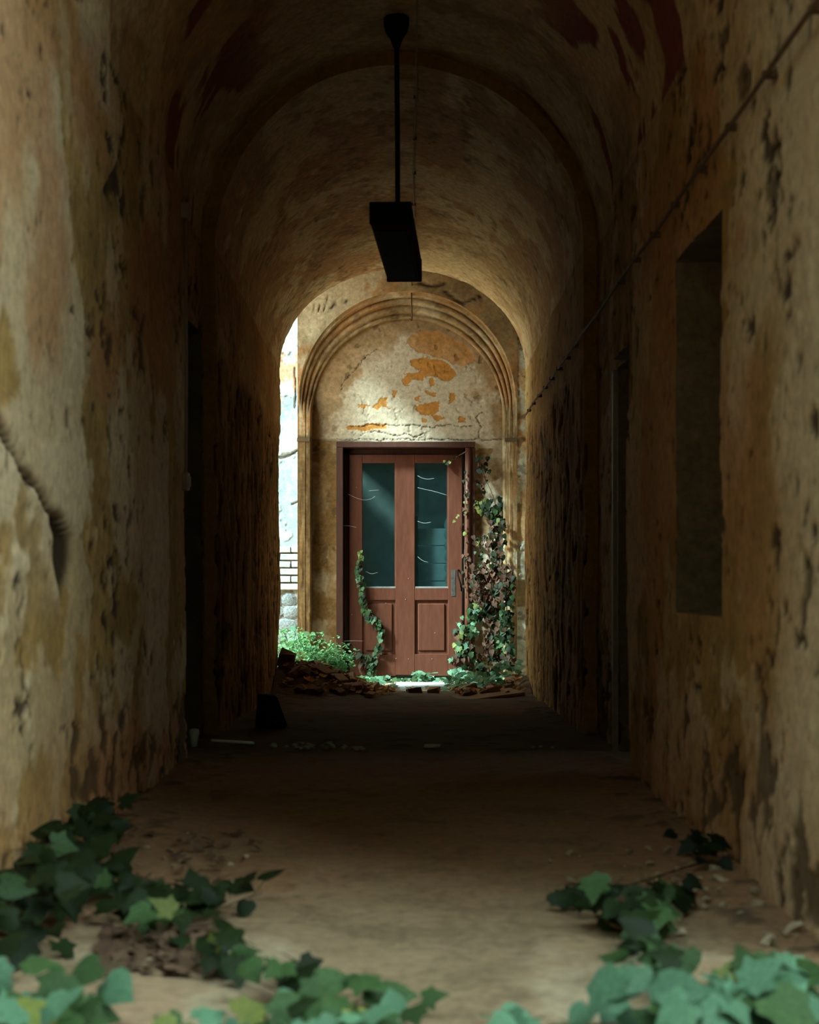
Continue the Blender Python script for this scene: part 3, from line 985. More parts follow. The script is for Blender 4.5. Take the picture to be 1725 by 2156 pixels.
for a, b in ((763, 833), (874, 944)):
    dbox('top_rail', a - 0.5, b + 0.5, 956, 974, YL + 0.001, YL + 0.044, M['wood'], leaf)
    dbox('lock_rail', a - 0.5, b + 0.5, 1238, 1264, YL + 0.001, YL + 0.044, M['wood'], leaf)
    dbox('bottom_rail', a - 0.5, b + 0.5, 1378, None, YL + 0.001, YL + 0.044, M['wood'], leaf)
    dbox('panel', a - 1, b + 1, 1262, 1380, YL + 0.024, YL + 0.040, M['wood'], leaf)
    dbox('panel_field', a + 6.5, b - 6.5, 1271, 1371, YL + 0.008, YL + 0.026, M['wood'], leaf, 0.009)
    dbox('glazing_bead', a - 0.5, b + 0.5, 1235, 1239, YL + 0.006, YL + 0.03, M['bead'], leaf, 0.002)
    dbox('glazing_bead', b - 2, b + 0.4, 974, 1235, YL + 0.008, YL + 0.03, M['wood'], leaf, 0.002)
    pn = dbox('pane', a - 1, b + 1, 973, 1239, YL + 0.026, YL + 0.030, M['glass'], leaf, 0)
# lock plate and handle
lk = dbox('lock_plate', 951, 960, 1200, 1256, YL - 0.004, YL + 0.004, M['lockplate'], leaf, 0.002)
tube('handle', [(gx(966, YB), 0.068, gz(1200, YB)), (gx(964, YB), 0.02, gz(1202, YB)), (gx(964.5, YB), 0.005, gz(1212, YB)), (gx(969, YB), 0.0, gz(1226, YB)), (gx(972, YB), 0.01, gz(1240, YB)), (gx(972, YB), 0.068, gz(1243, YB))],
     0.010, M['black_metal'], leaf, 8)
# nails and chips in the paint
nail_me = stone_mesh('nail_head', 3, 0.5, 1, 0.2)
nail_me.materials.append(M['pale_board'])
for px, py in ((860, 1218), (854, 1262), (860, 1388), (916, 1333), (834, 1387), (812, 1270), (750, 1026), (741, 1294), (910, 1388)):
    o = link('nail_head', nail_me, None, leaf)
    y_ = 0.066 if not (875 < px < 940 and 1265 < py < 1375) else 0.076
    o.location = (gx(px, YB), y_, gz(py, YB))
    o.scale = (0.010, 0.010, 0.012)
# cobwebs slung across the panes
for pts in ([(733, 1040, .02), (748, 1047, .05), (765, 1052, .06), (780, 1050, .06), (790, 1044, .065)], [(880, 1001, .06), (890, 1006, .06), (902, 1008, .062), (915, 1006, .066)],
            [(880, 1026, .06), (892, 1029, .06), (915, 1034, .062), (942, 1042, .066)], [(880, 1097, .06), (893, 1101, .06), (908, 1099, .066)], [(722, 1107, -.02), (735, 1107, .03), (750, 1110, .06)],
            [(777, 1033, .062), (785, 1032, .06), (798, 1031, .066)], [(770, 1203, .062), (782, 1208, .058), (795, 1205, .066)], [(880, 1172, .062), (890, 1180, .06), (902, 1184, .066)],
            [(722, 1350, -.03), (740, 1349, .0), (765, 1350, .05)]):
    tube('cobweb', smooth_path([(gx(a, YB), c, gz(b, YB)) for a, b, c in pts], 4), 0.0011, M['web'], door, 4)

# room behind the glass, dim
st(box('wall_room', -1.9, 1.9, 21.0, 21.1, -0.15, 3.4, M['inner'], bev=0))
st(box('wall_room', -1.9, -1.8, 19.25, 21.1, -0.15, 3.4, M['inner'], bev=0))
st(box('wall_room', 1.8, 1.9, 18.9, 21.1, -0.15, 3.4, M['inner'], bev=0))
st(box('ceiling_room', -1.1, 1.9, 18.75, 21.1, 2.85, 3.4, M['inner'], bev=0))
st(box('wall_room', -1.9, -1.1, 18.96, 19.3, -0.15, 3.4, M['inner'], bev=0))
crate = empty('pale_crate', (0.20, 18.80, 0.0))
tag(crate, 'pale boarded crate standing in the dim room behind the right pane', 'crate')
for i in range(5):
    box('plank', -0.10, 0.30, 0.0, 0.03, 0.62 + i * 0.195, 0.62 + (i + 1) * 0.195 - 0.008, M['crate'], crate, 0.004)
box('post', -0.115, -0.08, -0.015, 0.035, 0.0, 1.72, M['crate'], crate, 0.004)
box('post', 0.27, 0.30, -0.015, 0.035, 0.0, 1.60, M['crate'], crate, 0.004)
# scalloped dark cloth at the right edge of that pane
V = []
Fc = []
nz_ = 60
for i in range(nz_ + 1):
    z = 0.85 + 0.85 * i / nz_
    sc = 0.030 * abs(math.sin(i * PI / 8.5)) + 0.006
    for y_ in (0.0, 0.012):
        V += [(0.545 - 0.10 - sc, y_, z), (0.60, y_, z)]
for i in range(nz_):
    a = i * 4
    Fc += [(a, a + 1, a + 5, a + 4), (a + 2, a + 6, a + 7, a + 3), (a, a + 4, a + 6, a + 2), (a + 1, a + 3, a + 7, a + 5)]
cu = from_py('curtain', [(v[0], v[1] + 18.755, v[2]) for v in V], Fc, M['curtain'])
tag(cu, 'dark scalloped cloth hanging behind the right edge of the right pane', 'curtain')

# ------------------------------------------------------------------ ceiling lamp
lamp = empty('ceiling_lamp', (0, 10.5, 3.07))
tag(lamp, 'dark box-shaped lamp hanging from a rod under the vault', 'lamp')
LX = -0.052
mat_l = M['lampbox']
hb = bpy.data.objects.new('housing', None)
V = []
sec_ = [(-0.118, 0.072), (0.112, 0.072), (0.112, -0.045), (0.098, -0.07), (-0.098, -0.07), (-0.118, -0.045)]
n_ = len(sec_)
ends = (-0.85, -0.83, 0.83, 0.85)
for k, y_ in enumerate(ends):
    s_ = 0.94 if k in (0, 3) else 1.0
    for (a, b) in sec_:
        V.append((a * s_, y_, b * s_))
Fc = [tuple(range(n_)), tuple(reversed(range(3 * n_, 4 * n_)))]
for k in range(3):
    for i in range(n_):
        Fc.append((k * n_ + i, (k + 1) * n_ + i, (k + 1) * n_ + (i + 1) % n_, k * n_ + (i + 1) % n_))
COL.objects.unlink(hb) if hb.name in COL.objects else None
bpy.data.objects.remove(hb)
ho = from_py('housing', V, Fc, mat_l, lamp)
ho.location = (LX, 0, 0)
ho.rotation_euler = (0, 0, -0.042)
box('end_cap', -0.125, 0.116, -0.862, -0.842, -0.05, 0.078, M['black_metal'], ho, 0.006)
box('end_cap', -0.118, 0.116, 0.842, 0.862, -0.075, 0.078, M['black_metal'], ho, 0.006)
box('diffuser', -0.085, 0.085, -0.80, 0.80, -0.078, -0.068, M['black_metal'], ho, 0.004)
tube('rod', [(LX - 0.004, 0, 0.07), (LX - 0.006, 0, 0.7), (LX - 0.012, 0, 1.40)], 0.016, M['black_metal'], lamp, 10)
Vr, Fr = [], []
for k, (r_, z_) in enumerate(((0.022, 1.22), (0.04, 1.27), (0.068, 1.31), (0.078, 1.36), (0.078, 1.42))):
    for i in range(14):
        Vr.append((LX - 0.012 + r_ * math.cos(i * 2 * PI / 14), r_ * math.sin(i * 2 * PI / 14), z_))
for k in range(4):
    for i in range(14):
        Fr.append((k * 14 + i, k * 14 + (i + 1) % 14, (k + 1) * 14 + (i + 1) % 14, (k + 1) * 14 + i))
Fr.append(tuple(range(14))[::-1])
from_py('ceiling_rose', Vr, Fr, M['black_metal'], lamp, True)

# cable along the crown of the vault, dropping at the far arch
cab = empty('ceiling_cable', (0.06, 4.0, 4.35))


def crown(y):
    spr = np.interp(y, [Y2, Y3], [SPR + 0.03, 3.06])
    ri = np.interp(y, [Y2, 14.0, Y3], [RV, 1.12, 1.0])
    return float(spr + ri)


def vault_drop(x, y):
    i = 0
    if y < Y1:
        P_, us_ = P1, us1
    elif y < Y2:
        P_, us_ = P2, us2
    else:
        P_, us_ = P3, us3
    i = ui(us_, y)
    seg = P_[i, nL:nL + nV]
    return float(np.interp(x, seg[:, 0], seg[:, 2]))


cps = []
for y in np.linspace(4.2, 16.6, 70):
    if Y1 - 0.02 < y < Y2 + 0.02:
        x = 0.06
        z = vault_drop(x, Y1 - 0.05) - 0.012
    else:
        x = 0.06 + 0.008 * math.sin(y * 1.3)
        z = vault_drop(x, y) - 0.012
    cps.append((x - 0.06, y - 4.0, z - 4.35))
zc = cps[-1][2] + 4.35
tube('cord', cps, 0.007, M['rope'], cab, 6)
tube('hanging_end', smooth_path([(cps[-1][0], cps[-1][1], cps[-1][2]), (-0.012, 13.2, zc - 4.35 + 0.02), (-0.010, YF - 4.03, gz(598, YF) - 4.35), (-0.010, YF - 4.04, gz(640, YF) - 4.35), (-0.006, YF - 4.04, gz(668, YF) - 4.35), (-0.012, YF - 4.06, gz(676, YF) - 4.35), (-0.03, YF - 4.06, gz(673, YF) - 4.35)], 4),
     0.008, M['cable'], cab, 6)
for y in np.arange(4.6, 16.4, 0.9):
    if Y1 < y < Y2:
        continue
    z = vault_drop(0.06, y)
    box('clip', -0.014, 0.014, y - 4.0 - 0.01, y - 4.0 + 0.01, z - 4.35 - 0.022, z - 4.35 + 0.02, M['cable'], cab, 0.002)
tag(cab, 'thin pale cable running along the crown of the vault', 'cable')

# cable clipped along the right wall
wcab = empty('wall_cable', (XR - 0.02, 4.0, 2.6))
tag(wcab, 'brown cable clipped in a straight line along the right wall', 'cable')
zc_ = 1 + 1.373 * XR


def wall_x_right(y, z):
    if y < Y1:
        P_, us_ = P1[:, slices('right')], us1
    elif y < Y2:
        return XR - 0.0
    else:
        P_, us_ = P3[:, slices('right')], us3
    i = ui(us_, y)
    j = int(np.argmin(abs(P_[i, :, 2] - z)))
    return float(P_[i, j, 0])


pts = []
for y in np.linspace(3.8, 16.6, 120):
    pts.append((-0.012 + 0.002 * math.sin(y * 2), y - 4.0, zc_ - 2.6 + 0.004 * math.sin(y * 3)))
tube('cord', pts, 0.0085, M['cable'], wcab, 7)
for y in np.arange(4.15, 16.4, 0.62):
    if Y1 - 0.1 < y < Y2 + 0.1:
        continue
    x = -0.006
    box('clip', x - 0.018, x + 0.05, y - 4.014, y - 3.986, zc_ - 2.6 - 0.011, zc_ - 2.6 + 0.013, M['cable'], wcab, 0.003)

# switch and conduit at the end of the left wall
sw = empty('light_switch', (XL, 9.52, 1.56))
tag(sw, 'square pale light switch on the left wall beside the dark doorway', 'switch')
box('back_box', -0.02, 0.035, -0.04, 0.04, -0.05, 0.05, M['plastic'], sw, 0.006)
box('rocker', 0.033, 0.043, -0.022, 0.022, -0.03, 0.03, M['plastic'], sw, 0.004)
cd = empty('conduit', (XL, 9.52, 1.62))
tag(cd, 'thin vertical conduit rising from the light switch to a small junction box', 'conduit')
tube('pipe', [(0.018, 0, -0.01), (0.02, 0, 0.6), (0.018, 0, 1.42)], 0.009, M['plastic'], cd, 8)
box('junction_box', -0.02, 0.04, -0.045, 0.045, 1.40, 1.49, M['plastic'], cd, 0.006)

# ------------------------------------------------------------------ leaves
def leaf_mesh(name, kind=0, fold=0.18, droop=0.25, petiole=True):
    if kind == 0:    # five-lobed ivy
        half = [(0.0, 0.0), (0.16, -0.14), (0.40, -0.08), (0.36, 0.10), (0.56, 0.34), (0.30, 0.42), (0.20, 0.62), (0.0, 1.0)]
    elif kind == 1:  # shallow-lobed
        half = [(0.0, 0.0), (0.24, -0.12), (0.46, 0.06), (0.40, 0.24), (0.44, 0.46), (0.24, 0.58), (0.13, 0.76), (0.0, 0.98)]
    else:            # heart-shaped
        half = [(0.0, 0.0), (0.22, -0.12), (0.42, 0.04), (0.44, 0.26), (0.36, 0.50), (0.24, 0.68), (0.10, 0.86), (0.0, 1.0)]
    V = [(0, 0.0, 0.0), (0, 0.34, 0.0), (0, 0.66, 0.0), (0, half[-1][1], 0.0)]
    n0 = len(V)
    R_ = [n0 + i for i in range(len(half) - 2)]
    V += [(a, b, 0) for a, b in half[1:-1]]
    L_ = [len(V) + i for i in range(len(half) - 2)]
    V += [(-a, b, 0) for a, b in half[1:-1]]
    V = [(x, y, fold * abs(x) - droop * (y * y) * 0.5 - droop * 0.9 * x * x) for x, y, z in V]
    Fc = []
    for S, rev in ((R_, False), (L_, True)):
        t = [(0, S[0], S[1]), (0, S[1], S[2]), (0, S[2], 1), (1, S[2], S[3]), (1, S[3], S[4]), (1, S[4], 2), (2, S[4], S[5]), (2, S[5], 3)]
        Fc += [tuple(reversed(f)) if rev else f for f in t]
    if petiole:
        b = len(V)
        V += [(-0.012, 0.05, -0.005), (0.012, 0.05, -0.005), (0.0, 0.05, -0.03), (-0.012, -0.55, -0.26), (0.012, -0.55, -0.26), (0.0, -0.55, -0.29)]
        Fc += [(b, b + 1, b + 4, b + 3), (b + 1, b + 2, b + 5, b + 4), (b + 2, b, b + 3, b + 5)]
    me = bpy.data.meshes.new(name)
    me.from_pydata(V, [], Fc)
    me.update()
    me.polygons.foreach_set('use_smooth', [True] * len(me.polygons))
    return me


LEAF = {}
for mk in ('l_dark', 'l_mid', 'l_blue', 'l_yel', 'l_brn', 'l_light'):
    LEAF[mk] = []
    for kk in range(3):
        for fo, dr in ((0.22, 0.2), (-0.05, 0.45)) if mk != 'l_brn' else ((0.6, 0.6), (0.9, 1.0)):
            me = leaf_mesh('leaf', kk, fo, dr)
            me.materials.append(M[mk])
            LEAF[mk].append(me)


def put_leaf(parent, mk, pos, normal, tip, size, origin):
    n = Vector(normal).normalized()
    t = Vector(tip)
    t = t - n * t.dot(n)
    if t.length < 1e-4:
        t = n.orthogonal()
    t.normalize()
    x = t.cross(n)
    R_ = Matrix((x, t, n)).transposed().to_4x4()
    o = bpy.data.objects.new('leaf', random.choice(LEAF[mk]))
    COL.objects.link(o)
    o.parent = parent
    o.matrix_local = Matrix.Translation(Vector(pos) - Vector(origin)) @ R_ @ Matrix.Diagonal((size, size, size, 1))
    return o


def pick(mix):
    r = random.random() * sum(w for _, w in mix)
    for k, w in mix:
        r -= w
        if r <= 0:
            return k
    return mix[0][0]


def gp(px, py, z=0.0):
    """point of the floor (raised by z) seen at a pixel"""
    y = F * (1 - z) / (py - VY)
    return Vector((gx(px, y), y, z))


def rnd(a):
    return random.uniform(-a, a)


def floor_vine(label, path_px, n, mix, size=(0.075, 0.115), spread=0.06, height=(0.03, 0.12), stem_r=0.005, up=0.6, zs=0.02, petal=None):
    pts = smooth_path([gp(a, b, c if len(q) > 2 else zs) for q in path_px for a, b, c in [(q + (zs,))[:3]]], 6)
    root = empty('ivy_vine', pts[0])
    tag(root, label, 'ivy vine', 'ivy creeping in at the mouth of the corridor')
    o0 = pts[0]
    tube('stem', [p - o0 for p in pts], lambda t: stem_r * (1 - 0.6 * t), M['stem'], root, 6)
    for i in range(n):
        p = random.choice(pts)
        pos = p + Vector((rnd(spread), rnd(spread * 1.6), 0))
        pos.x = max(-1.12, min(1.09, pos.x))
        pos.z = max(0.025, p.z + random.uniform(*height))
        nor = Vector((rnd(0.55), -0.55 + rnd(0.45), up + 0.25 + rnd(0.3)))
        tip = Vector((rnd(1), rnd(1) - 0.3, -0.2 + rnd(0.4)))
        put_leaf(root, pick(mix), pos, nor, tip, random.uniform(*size), o0)
    return root


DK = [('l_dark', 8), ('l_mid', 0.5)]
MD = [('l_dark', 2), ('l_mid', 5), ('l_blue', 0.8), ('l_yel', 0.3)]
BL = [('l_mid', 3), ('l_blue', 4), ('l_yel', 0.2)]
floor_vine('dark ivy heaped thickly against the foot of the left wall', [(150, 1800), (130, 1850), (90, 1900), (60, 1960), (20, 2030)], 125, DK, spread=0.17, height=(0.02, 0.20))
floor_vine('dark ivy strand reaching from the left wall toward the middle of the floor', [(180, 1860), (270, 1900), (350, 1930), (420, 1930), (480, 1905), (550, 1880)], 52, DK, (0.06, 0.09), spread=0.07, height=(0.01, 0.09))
floor_vine('olive ivy strand slanting across the floor left of centre', [(230, 1935), (330, 1965), (420, 1990), (480, 2030), (560, 2075), (620, 2100)], 40, [('l_dark', 3), ('l_mid', 2), ('l_yel', 0.3)], (0.06, 0.095), spread=0.055, height=(0.01, 0.10))
floor_vine('bright blue-green ivy in the bottom left corner', [(-40, 2150), (40, 2180), (110, 2170), (170, 2190)], 30, BL, (0.09, 0.13), spread=0.10, height=(0.02, 0.12))
floor_vine('green ivy low on the floor, left of the bottom centre', [(420, 2190), (520, 2200), (620, 2160), (700, 2130), (770, 2100)], 24, MD, (0.07, 0.10), spread=0.05, height=(0.01, 0.06))
floor_vine('sparse ivy sprig at the bottom centre of the floor', [(600, 2190), (700, 2185), (800, 2170), (880, 2140)], 16, BL, (0.06, 0.09), spread=0.05, height=(0.01, 0.05))
floor_vine('thin ivy runner from the right wall with leaves at its tip', [(1500, 1810), (1430, 1830), (1370, 1850), (1300, 1868), (1240, 1872), (1160, 1880)], 0, MD, stem_r=0.006)
rt = bpy.data.objects['ivy_vine.006']
for px, py, s in ((1165, 1880, .07), (1190, 1872, .06), (1215, 1878, .075), (1235, 1868, .08), (1260, 1862, .07), (1275, 1850, .06), (1250, 1890, .08), (1220, 1895, .06), (1282, 1868, .06), (1200, 1888, .06)):
    put_leaf(rt, 'l_dark', gp(px, py, 0.05), (rnd(.5), -0.8 + rnd(.3), 0.6 + rnd(.3)), (rnd(1), -.2, -.6), s, rt.location)
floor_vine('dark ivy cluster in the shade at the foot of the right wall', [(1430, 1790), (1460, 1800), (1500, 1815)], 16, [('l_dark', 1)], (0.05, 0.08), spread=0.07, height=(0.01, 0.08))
floor_vine('green ivy climbing in a mound right of centre', [(1260, 1930), (1310, 1955), (1370, 1950), (1330, 2020), (1370, 2070), (1400, 2120)], 42, [('l_dark', 2.6), ('l_mid', 3)], (0.075, 0.115), spread=0.055, height=(0.02, 0.13))
floor_vine('small ivy sprig raised above the right-hand mound', [(1380, 1920), (1400, 1905), (1430, 1900)], 6, [('l_dark', 2), ('l_mid', 1)], (0.06, 0.09), spread=0.03, height=(0.03, 0.08))
floor_vine('bright blue-green ivy in the bottom right corner', [(1380, 2180), (1470, 2175), (1560, 2165), (1640, 2150), (1740, 2140)], 60, BL, (0.08, 0.135), spread=0.085, height=(0.02, 0.13))
floor_vine('ivy leaves low along the bottom edge, right of centre', [(1000, 2170), (1120, 2165), (1240, 2160), (1330, 2150)], 14, [('l_blue', 3), ('l_mid', 1)], (0.06, 0.09), spread=0.05, height=(0.0, 0.03))

# ------------------------------------------------------------------ ivy round the door
def wall_vine(label, strand, leaves_fn, group='ivy round the door'):
    root = empty('ivy_vine', strand[0][0])
    tag(root, label, 'ivy vine', group)
    o0 = Vector(strand[0][0])
    for s in strand:
        tube('stem', [Vector(p) - o0 for p in smooth_path(s, 4)], lambda t: 0.006 * (1 - 0.6 * t), M['stem'], root, 5)
    leaves_fn(root, o0)
    return root


def at(px, py, y):
    return Vector((gx(px, y), y, gz(py, y)))


def facing():
    return (-0.35 + rnd(0.5), -1.0, 0.35 + rnd(0.4))


# on the left of the door leaf
yd = YL - 0.03
pathd = [(776, 1425), (783, 1400), (786, 1385), (796, 1362), (803, 1340), (800, 1318), (784, 1302), (772, 1290), (766, 1270), (763, 1245), (758, 1215), (756, 1190), (760, 1162)]


def lv(root, o0):
    pp = smooth_path([at(a, b, yd) for a, b in pathd], 5)
    for i, p in enumerate(pp):
        t = i / len(pp)
        for k in range(2 if t > 0.15 else 2):
            mk = pick([('l_mid', 4), ('l_dark', 2.2), ('l_blue', 0.6)] if t < 0.93 else [('l_yel', 2), ('l_mid', 2)])
            put_leaf(root, mk, p + Vector((rnd(0.028), -random.uniform(0.0, 0.05), rnd(0.03))), facing(), (rnd(0.7), 0, -1), random.uniform(0.045, 0.085) * (1 - 0.25 * t), o0)


wall_vine('ivy strand climbing the left side of the red-brown door', [[at(a, b, yd) for a, b in pathd]], lv)


def lv2(root, o0):
    for i in range(26):
        a, b = random.choice([(748 + rnd(14), 1368 + rnd(14)), (775 + rnd(22), 1400 + rnd(14)), (772 + rnd(18), 1385 + rnd(10))])
        put_leaf(root, pick([('l_dark', 5), ('l_mid', 1.5), ('l_brn', 1)]), at(a, b, yd - random.uniform(0, .06)), facing(), (rnd(.7), 0, -1), random.uniform(0.05, 0.085), o0)


wall_vine('dark ivy tuft at the foot of the door below the left panel', [[at(790, 1425, yd), at(770, 1395, yd), at(745, 1360, yd)]], lv2)

# mass on the wall to the right of the door
yw = YB - 0.05
REG = [  # x0, x1, y0, y1, n, mix, size
    (1003, 1030, 960, 1035, 26, [('l_brn', 3), ('l_dark', 3)], (.05, .075)),
    (1022, 1057, 1046, 1092, 34, [('l_dark', 5), ('l_mid', 1), ('l_yel', .2)], (.06, .09)),
    (1003, 1024, 1055, 1085, 10, [('l_dark', 3), ('l_yel', 1)], (.05, .075)),
    (1028, 1060, 1090, 1185, 50, [('l_brn', 5), ('l_dark', 2)], (.05, .08)),
    (996, 1034, 1125, 1150, 20, [('l_brn', 2), ('l_dark', 2), ('l_yel', 1.0)], (.05, .08)),
    (1000, 1016, 1150, 1190, 9, [('l_mid', 2), ('l_dark', 2)], (.04, .07)),
    (990, 1060, 1185, 1262, 105, [('l_brn', 9), ('l_dark', 0.8)], (.05, .085)),
    (1060, 1083, 1188, 1262, 30, [('l_brn', 6), ('l_dark', 1)], (.05, .08)),
]
REG2 = [
    (1000, 1078, 1248, 1275, 22, [('l_mid', 3), ('l_brn', 2), ('l_dark', 2), ('l_yel', .5)], (.06, .09)),
    (985, 1030, 1268, 1305, 30, [('l_mid', 4), ('l_dark', 3), ('l_blue', 1), ('l_yel', .6)], (.06, .095)),
    (1040, 1080, 1280, 1370, 55, [('l_mid', 4), ('l_dark', 4)], (.055, .085)),
    (957, 1005, 1295, 1330, 22, [('l_mid', 4), ('l_dark', 2), ('l_blue', 2)], (.06, .095)),
    (955, 995, 1325, 1385, 34, [('l_mid', 3), ('l_yel', 1.6), ('l_brn', 2), ('l_blue', 1)], (.06, .095)),
    (1008, 1036, 1275, 1300, 12, [('l_brn', 2), ('l_dark', 3)], (.05, .08)),
    (1020, 1028, 1300, 1380, 18, [('l_brn', 1)], (.04, .06)),
    (1000, 1080, 1370, 1412, 40, [('l_brn', 5), ('l_dark', 2), ('l_mid', 1)], (.055, .085)),
    (945, 1000, 1380, 1420, 30, [('l_brn', 3), ('l_mid', 2), ('l_blue', 2)], (.06, .09)),
]


def fill(REG_):
    def f(root, o0):
        for (x0, x1, y0, y1, n, mix, sz) in REG_:
            for i in range(n):
                px = random.uniform(x0, x1)
                py = random.uniform(y0, y1)
                yb = yw
                if px > 1056:
                    yb = YF - 0.03
                elif px < 1002:
                    yb = YB - 0.13
                put_leaf(root, pick(mix), at(px, py, yb - random.uniform(0, 0.09)), facing(), (rnd(.7), 0, -1), random.uniform(*sz) * 0.86, o0)
    return f


wall_vine('withered brown and dark ivy hanging on the wall right of the door', [[at(1030, 1420, yw), at(1026, 1320, yw), at(1035, 1240, yw), at(1030, 1150, yw), at(1045, 1070, yw), at(1020, 1000, yw), at(1012, 960, yw)],
                                                                      [at(1050, 1420, yw), at(1052, 1250, yw), at(1040, 1100, yw)]], fill(REG))
wall_vine('green ivy spilling over the lower right of the door', [[at(1000, 1420, yw - .08), at(985, 1370, yw - .1), at(975, 1330, yw - .1), at(960, 1310, yw - .1)],
                                                                  [at(1065, 1420, YF - .03), at(1070, 1350, YF - .03), at(1060, 1290, YF - .03)]], fill(REG2))


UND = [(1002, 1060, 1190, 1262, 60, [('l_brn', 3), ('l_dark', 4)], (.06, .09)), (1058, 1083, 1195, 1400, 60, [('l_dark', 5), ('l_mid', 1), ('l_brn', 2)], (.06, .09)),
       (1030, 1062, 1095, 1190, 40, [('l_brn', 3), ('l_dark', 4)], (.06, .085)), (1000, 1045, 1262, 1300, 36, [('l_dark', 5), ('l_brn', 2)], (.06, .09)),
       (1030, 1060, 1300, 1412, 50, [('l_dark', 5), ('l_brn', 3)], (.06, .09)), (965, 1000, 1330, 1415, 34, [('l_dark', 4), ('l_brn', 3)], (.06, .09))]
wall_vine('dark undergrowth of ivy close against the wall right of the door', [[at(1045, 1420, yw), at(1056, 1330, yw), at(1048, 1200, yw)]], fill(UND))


def lv3(root, o0):
    for i in range(34):
        py = random.uniform(985, 1235)
        put_leaf(root, pick([('l_brn', 4), ('l_dark', 1), ('l_yel', .6)]), at(980 + rnd(7) + (6 if py < 1000 else 0), py, YB - 0.10 - random.uniform(0, .03)), facing(), (rnd(.9), 0, -1), random.uniform(.025, .05), o0)
    for px, py in ((948, 972), (936, 969), (957, 963), (968, 957), (940, 975), (961, 1088), (966, 1084), (958, 1096)):
        put_leaf(root, pick([('l_yel', 3), ('l_dark', 1)]), at(px, py, YB + 0.02), facing(), (rnd(.9), 0, -1), random.uniform(.03, .055), o0)


wall_vine('thin withered tendril running up the right door post', [[at(982, 1260, YB - .11), at(978, 1180, YB - .11), at(983, 1100, YB - .11), at(979, 1040, YB - .11), at(981, 970, YB - .11)],
                                                                   [at(983, 950, YB - .09), at(965, 960, YB + .03), at(945, 972, YB + .05), at(930, 974, YB + .06)]], lv3)

# ivy on the ground before the door
def ground_ivy(label, regs, mix, size):
    x0, y0 = regs[0][0], regs[0][2]
    root = empty('ground_ivy', (x0, y0, GRD))
    tag(root, label, 'ground ivy', 'ivy on the ground before the door')
    o0 = root.location
    pts = [(regs[0][0], regs[0][2], GRD), (regs[0][1], regs[0][3], GRD + .02), (regs[-1][1], regs[-1][3], GRD + .02)]
    tube('stem', [Vector(p) - o0 for p in smooth_path(pts, 5)], 0.006, M['stem'], root, 5)
    for (a, b, c, d, n, h) in regs:
        for i in range(n):
            p = (random.uniform(a, b), random.uniform(c, d), GRD + 0.03 + random.uniform(0, h))
            put_leaf(root, pick(mix), p, (-0.2 + rnd(.5), -0.45 + rnd(.4), 0.9), (rnd(1), rnd(1) - .3, -.2), random.uniform(*size), o0)


ground_ivy('low blue-green ivy carpet at the left foot of the door', [(-0.72, -0.25, 17.75, 18.4, 60, .06), (-0.25, 0.55, 18.05, 18.45, 46, .05), (-0.52, -0.10, 17.15, 17.6, 26, .02), (0.05, 0.35, 18.15, 18.45, 20, .11)], [('l_blue', 5), ('l_mid', 3)], (.055, .085))
ground_ivy('lush green ivy carpet to the right before the door', [(0.40, 1.18, 17.4, 18.25, 130, .12), (0.72, 1.16, 16.95, 17.7, 90, .26), (0.34, 1.1, 16.85, 17.5, 75, .03)], [('l_blue', 4), ('l_mid', 4), ('l_yel', .5)], (.055, .085))

# ------------------------------------------------------------------ shrub by the left pilaster
shr = empty('shrub', (-0.95, 17.22, 0.02))
tag(shr, 'fresh green leafy shrub at the foot of the left pilaster', 'shrub')
V, Fc = [], []
rs = random.Random(5)
stems = []
for i in range(80):
    bx_, by_ = rs.uniform(-0.27, 0.28), rs.uniform(-0.10, 0.26)
    ln = rs.uniform(0.28, 0.54) * (1.15 - 0.9 * max(0.0, bx_ + 0.05))
    dirv = Vector((rs.uniform(-.5, .6) + bx_ * 0.6, rs.uniform(-.7, .4), 1.0)).normalized()
    base_ = Vector((bx_, by_, 0.0))
    path_ = [base_ + dirv * ln * t + Vector((0, -0.05, -0.10)) * (t * t) for t in (0, .25, .5, .75, 1)]
    stems.append(path_)
    for k in range(22):
        t = 0.25 + 0.75 * rs.random()
        p = base_ + dirv * ln * t + Vector((0, -0.05, -0.10)) * (t * t)
        p += Vector((rs.uniform(-.035, .035), rs.uniform(-.035, .035), rs.uniform(-.02, .03)))
        n_ = Vector((rs.uniform(-.6, .6), rs.uniform(-.9, .3), 1)).normalized()
        t_ = n_.cross(Vector((rs.uniform(-1, 1), rs.uniform(-1, 1), 0.2))).normalized()
        x_ = t_.cross(n_)
        s_ = rs.uniform(0.034, 0.062)
        b_ = len(V)
        for (a, c, h) in ((0, 0, 0), (.28, .4, .08), (0, 1, -.1), (-.28, .4, .08)):
            V.append(p + (x_ * a + t_ * c + n_ * h) * s_)
        Fc += [(b_, b_ + 1, b_ + 2), (b_, b_ + 2, b_ + 3)]
fo = from_py('foliage', V, Fc, M['l_light'], shr)
fo['kind'] = 'stuff'
Vs, Fs = [], []
for p_ in stems:
    for i in range(len(p_) - 1):
        b_ = len(Vs)
        for q in (p_[i], p_[i + 1]):
            for k in range(3):
                Vs.append(q + Vector((0.003 * math.cos(k * 2.09), 0.003 * math.sin(k * 2.09), 0)))
        Fs += [(b_, b_ + 1, b_ + 4, b_ + 3), (b_ + 1, b_ + 2, b_ + 5, b_ + 4), (b_ + 2, b_, b_ + 3, b_ + 5)]
tw = from_py('twigs', Vs, Fs, M['stem'], shr)
tw['kind'] = 'stuff'
fern = empty('broad_leaf_plant', (-1.12, 17.95, GRD))
tag(fern, 'broad dark blue-green leaves rising behind the shrub', 'plant')
tube('stem', [(0, 0, 0), (0.02, 0, 0.3), (0.06, 0, 0.58)], 0.006, M['stem'], fern, 5)
